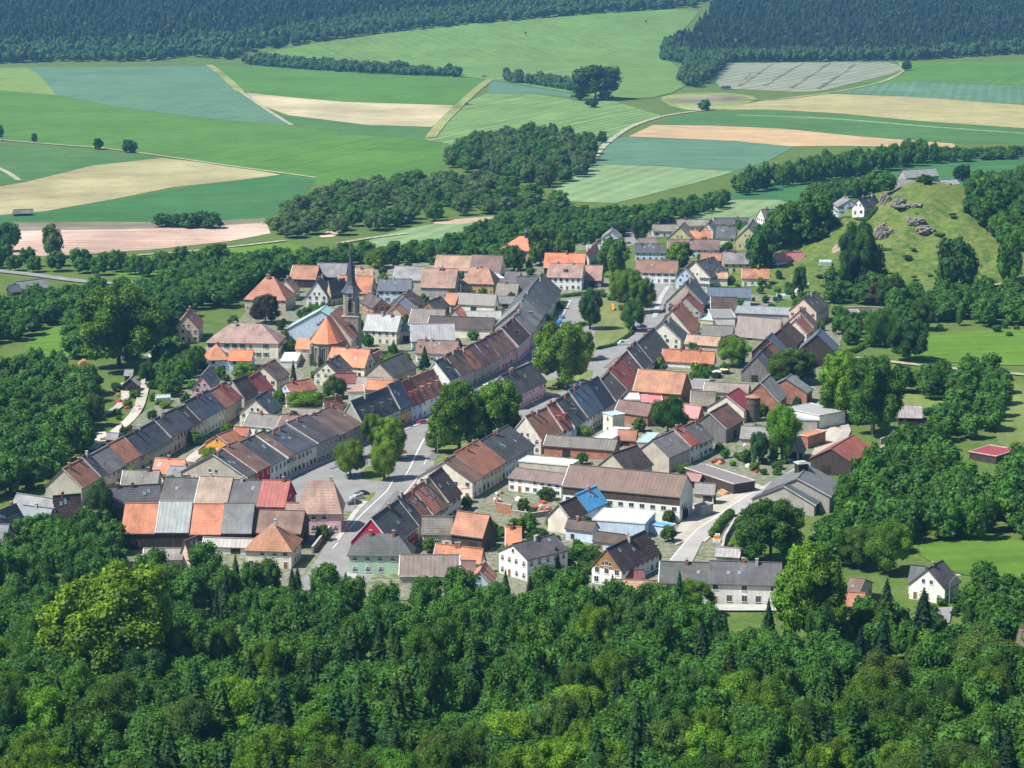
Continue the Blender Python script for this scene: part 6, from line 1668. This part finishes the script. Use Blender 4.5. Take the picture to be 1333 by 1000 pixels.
def greenhouse(px, py, L, W_, h, ang, label):
    P = hit(px, py); r = empty('greenhouse', P); r.rotation_euler.z = math.radians(ang); tag(r, label, 'greenhouse')
    b = MB(); gable_body(b, np.array([-L/2, -W_/2, h]), np.array([1., 0, 0]), np.array([0, 1., 0]), L, W_/2, h, h*.5, 0); b.obj('glazing', ['greenhouse_glass'], r)
    b = MB()
    for k in range(6):
        x = -L/2+k*L/5
        b.box((x-.05, -W_/2-.04, 0), (.1, 0, 0), (0, .06, 0), (0, 0, h), 0); b.box((x-.05, -W_/2-.04, h), (.1, 0, 0), (0, W_/2+.04, h*.5), (0, 0, .05), 0)
    b.box((-L/2, -.05, h*1.5-.06), (L, 0, 0), (0, .1, 0), (0, 0, .1), 0); b.obj('frame', ['frame_white'], r)
greenhouse(1157, 411, 5, 3, 2, 5, 'glass frame house on the garden terrace'); greenhouse(1074, 346, 5.5, 3, 2, 0, 'greenhouse near the garden bungalow'); greenhouse(1097, 372, 4.4, 3, 2, -10, 'greenhouse on the slope above the terrace'); greenhouse(1023, 388, 9, 3, 1.4, -3, 'long low cold frame in the upper gardens')
greenhouse(212, 524, 5, 3, 2, 20, 'aqua glazed shelter in the allotments'); greenhouse(1196, 572, 7, 4, 1.8, -3, 'plastic tunnel before the implement shed')
P = at(1011, 392, 0); b = MB(); b.tube((0, 0, 0), (0, 0, 2.6), .7, .5, 12, 0); b.tube((0, 0, 2.6), (0, 0, 3.0), .5, .15, 12, 0); tag(b.obj('water_tank', ['aqua'], None, None, list(map(float, P))), 'turquoise upright water tank in the upper gardens', 'tank')
# garden bungalow
run_buildings('''
G 1010.5 338 1047 336 1011 329 3 J w u n ; bungalow above the gardens
G 1001 340 1009 340 1001 335 2.6 W w s qn ; lean-to left of the garden bungalow
''')
# timber piles
def logs(px, py, n, L, ang, label, mat='log_ends'):
    P = hit(px, py); r = empty('timber_pile', P); r.rotation_euler.z = math.radians(ang); tag(r, label, 'timber pile'); k = 0; row = n
    z = .25; idx = 0
    while row > 0 and idx < 24:
        for j in range(row):
            b = MB(); b.tube(((j-row/2)*.5, 0, z), ((j-row/2)*.5+rnd.uniform(-.08, .08), L, z+.02), .24, .22, 8, 0); b.obj('log', [mat], r); idx += 1
        row -= 2; z += .44
simple('log_ends', (.50, .28, .14), .9, .3, 3)
logs(110, 476, 9, 5, 10, 'stack of orange cut timber at the sunny lawn'); logs(18, 388, 9, 4, 0, 'stacked timber before the timber yard shed'); logs(940, 606, 5, 3, 20, 'small pile of pale timber by the red car'); logs(948, 646, 6, 4, 20, 'timber pile beside the small stone shed')
# flower boxes / entrance sign things by the road
P = at(933, 707, 0); b = MB(); b.cbox((0, 0, 0), 2.0, 1.2, 1.2, 0); b.cbox((0, 0, 1.2), 1.6, .9, .9, 1); b.cbox((.2, 0, 2.1), 1.2, .7, .5, 0); tag(b.obj('roadside_box', ['frame_white', 'slide_orange'], None, None, list(map(float, P))), 'white and orange roadside box at the bend', 'box')
# scattered yard clutter, each its own thing
simple('clut_red', (.5, .08, .05)); simple('clut_white', (.75, .75, .75)); simple('clut_wood', (.4, .26, .14))
ADJ = ['rusty red', 'white', 'wooden']
for k in range(64):
    area, nm = [((1148, 1176, 578, 600), 'cluttered yard behind red barn'), ((1232, 1262, 540, 552), 'clutter behind the implement shed'), ((152, 182, 512, 536), 'allotment ground'), ((690, 716, 656, 668), 'courtyard by the wall'), ((900, 990, 525, 620), 'farm garden'), ((1010, 1060, 370, 395), 'upper gardens'), ((640, 700, 640, 670), 'yard behind the east row')][k % 7]
    P = hit(rnd.uniform(area[0], area[1]), rnd.uniform(area[2], area[3])); j = rnd.randrange(3); b = MB(); rz = rnd.uniform(0, 3); a, c, e = rnd.uniform(.6, 2), rnd.uniform(.6, 1.6), rnd.uniform(.4, 1.1)
    b.cbox((0, 0, 0), a, c, e, 0, rz); b.cbox((0, 0, e), a*1.08, c*1.08, .1, 0, rz); b.cbox((.1, 0, e+.1), a*.4, c*.5, .3, 0, rz+.3)
    tag(b.obj('crate', [['clut_red', 'clut_white', 'clut_wood'][j]], None, None, list(map(float, P))), f'{ADJ[j]} crate in the {nm}', 'crate', f'{ADJ[j]} crates in the {nm}')
# ------------------------------------------------------------------ camera, light, air
cam = bpy.data.cameras.new('camera'); co = bpy.data.objects.new('camera', cam); COL.objects.link(co); S.camera = co
co.location = (0, 0, H); co.rotation_euler = (math.pi/2-TH, 0, 0); cam.lens = FPX/1333*36; cam.sensor_width = 36; cam.clip_start = 1; cam.clip_end = 12000
w = bpy.data.worlds.new('World'); S.world = w; w.use_nodes = True; nt = w.node_tree; bg = nt.nodes['Background']
sky = nt.nodes.new('ShaderNodeTexSky'); sky.sky_type = 'NISHITA'; sky.sun_disc = False; sky.sun_elevation = SUN_EL; sky.air_density = 1.0; sky.dust_density = .6; sky.ozone_density = 1.5
sd = Vector((-math.cos(SUN_AZ)*math.cos(SUN_EL), -math.sin(SUN_AZ)*math.cos(SUN_EL), math.sin(SUN_EL)))
sky.sun_rotation = math.atan2(sd.x, sd.y)
nt.links.new(sky.outputs[0], bg.inputs[0]); bg.inputs[1].default_value = SKY
l = bpy.data.lights.new('sun', 'SUN'); l.energy = SUN; l.angle = math.radians(.5); l.color = (1, .95, .87); lo = bpy.data.objects.new('sun', l); COL.objects.link(lo)
lo.rotation_euler = sd.to_track_quat('Z', 'Y').to_euler(); lo.location = (-300, 0, 400)
if HAZE > 0:
    b = MB(); b.box((-1750, -30, -1.5), (3500, 0, 0), (0, 5300, 0), (0, 0, 330), 0)
    m = bpy.data.materials.new('haze_air'); m.use_nodes = True; n2 = m.node_tree; n2.nodes.clear(); o2 = n2.nodes.new('ShaderNodeOutputMaterial'); v = n2.nodes.new('ShaderNodeVolumePrincipled')
    v.inputs['Color'].default_value = (.22, .52, 1, 1); v.inputs['Density'].default_value = HAZE; v.inputs['Anisotropy'].default_value = .3
    n2.links.new(v.outputs[0], o2.inputs['Volume']); MAT['haze_air'] = m; hz = b.obj('haze', ['haze_air']); tag(hz, 'thin bluish summer air over the whole valley', kind='stuff')
S.view_settings.view_transform = 'Standard'; S.view_settings.look = 'None'; S.view_settings.exposure = EXPO; S.view_settings.gamma = 1
S.render.engine = 'CYCLES'; S.cycles.use_denoising = True; S.cycles.max_bounces = 6; S.cycles.diffuse_bounces = 3; S.cycles.glossy_bounces = 2; S.cycles.transmission_bounces = 3; S.cycles.volume_bounces = 1
S.cycles.transparent_max_bounces = 6; S.cycles.sample_clamp_indirect = 4; S.cycles.use_adaptive_sampling = True; S.cycles.adaptive_threshold = .015
# leave out windows, chimneys and doors that stand behind other houses
bpy.context.view_layer.update()
dg = bpy.context.evaluated_depsgraph_get()
hz = bpy.data.objects.get('haze')
kill = []
EYES = [Vector((0, 0, H))]
hzv = None
if hz: hz.hide_viewport = True; dg.update()
for (o, root, loc) in CULL:
    P = Vector([float(v) for v in loc])+root.location; seen = False
    px, py = proj(np.array(P))
    if -30 < px < 1363 and -30 < py < 1030:
        for off in (0, .7):
            T = P+Vector((0, 0, off)); d = (EYES[0]-T); L = d.length; d.normalize()
            ok, hl, nn, ii, ho, mm = S.ray_cast(dg, T+d*.3, d, distance=L)
            if not ok: seen = True; break
    if not seen: kill.append(o)
for o in kill:
    for c in list(o.children): bpy.data.objects.remove(c, do_unlink=True)
    bpy.data.objects.remove(o, do_unlink=True)
if hz: hz.hide_viewport = False
print('BUILT', len(BUILT), 'parts culled', len(kill), 'of', len(CULL), 'trees', NT)

for o_ in BUILT: pass
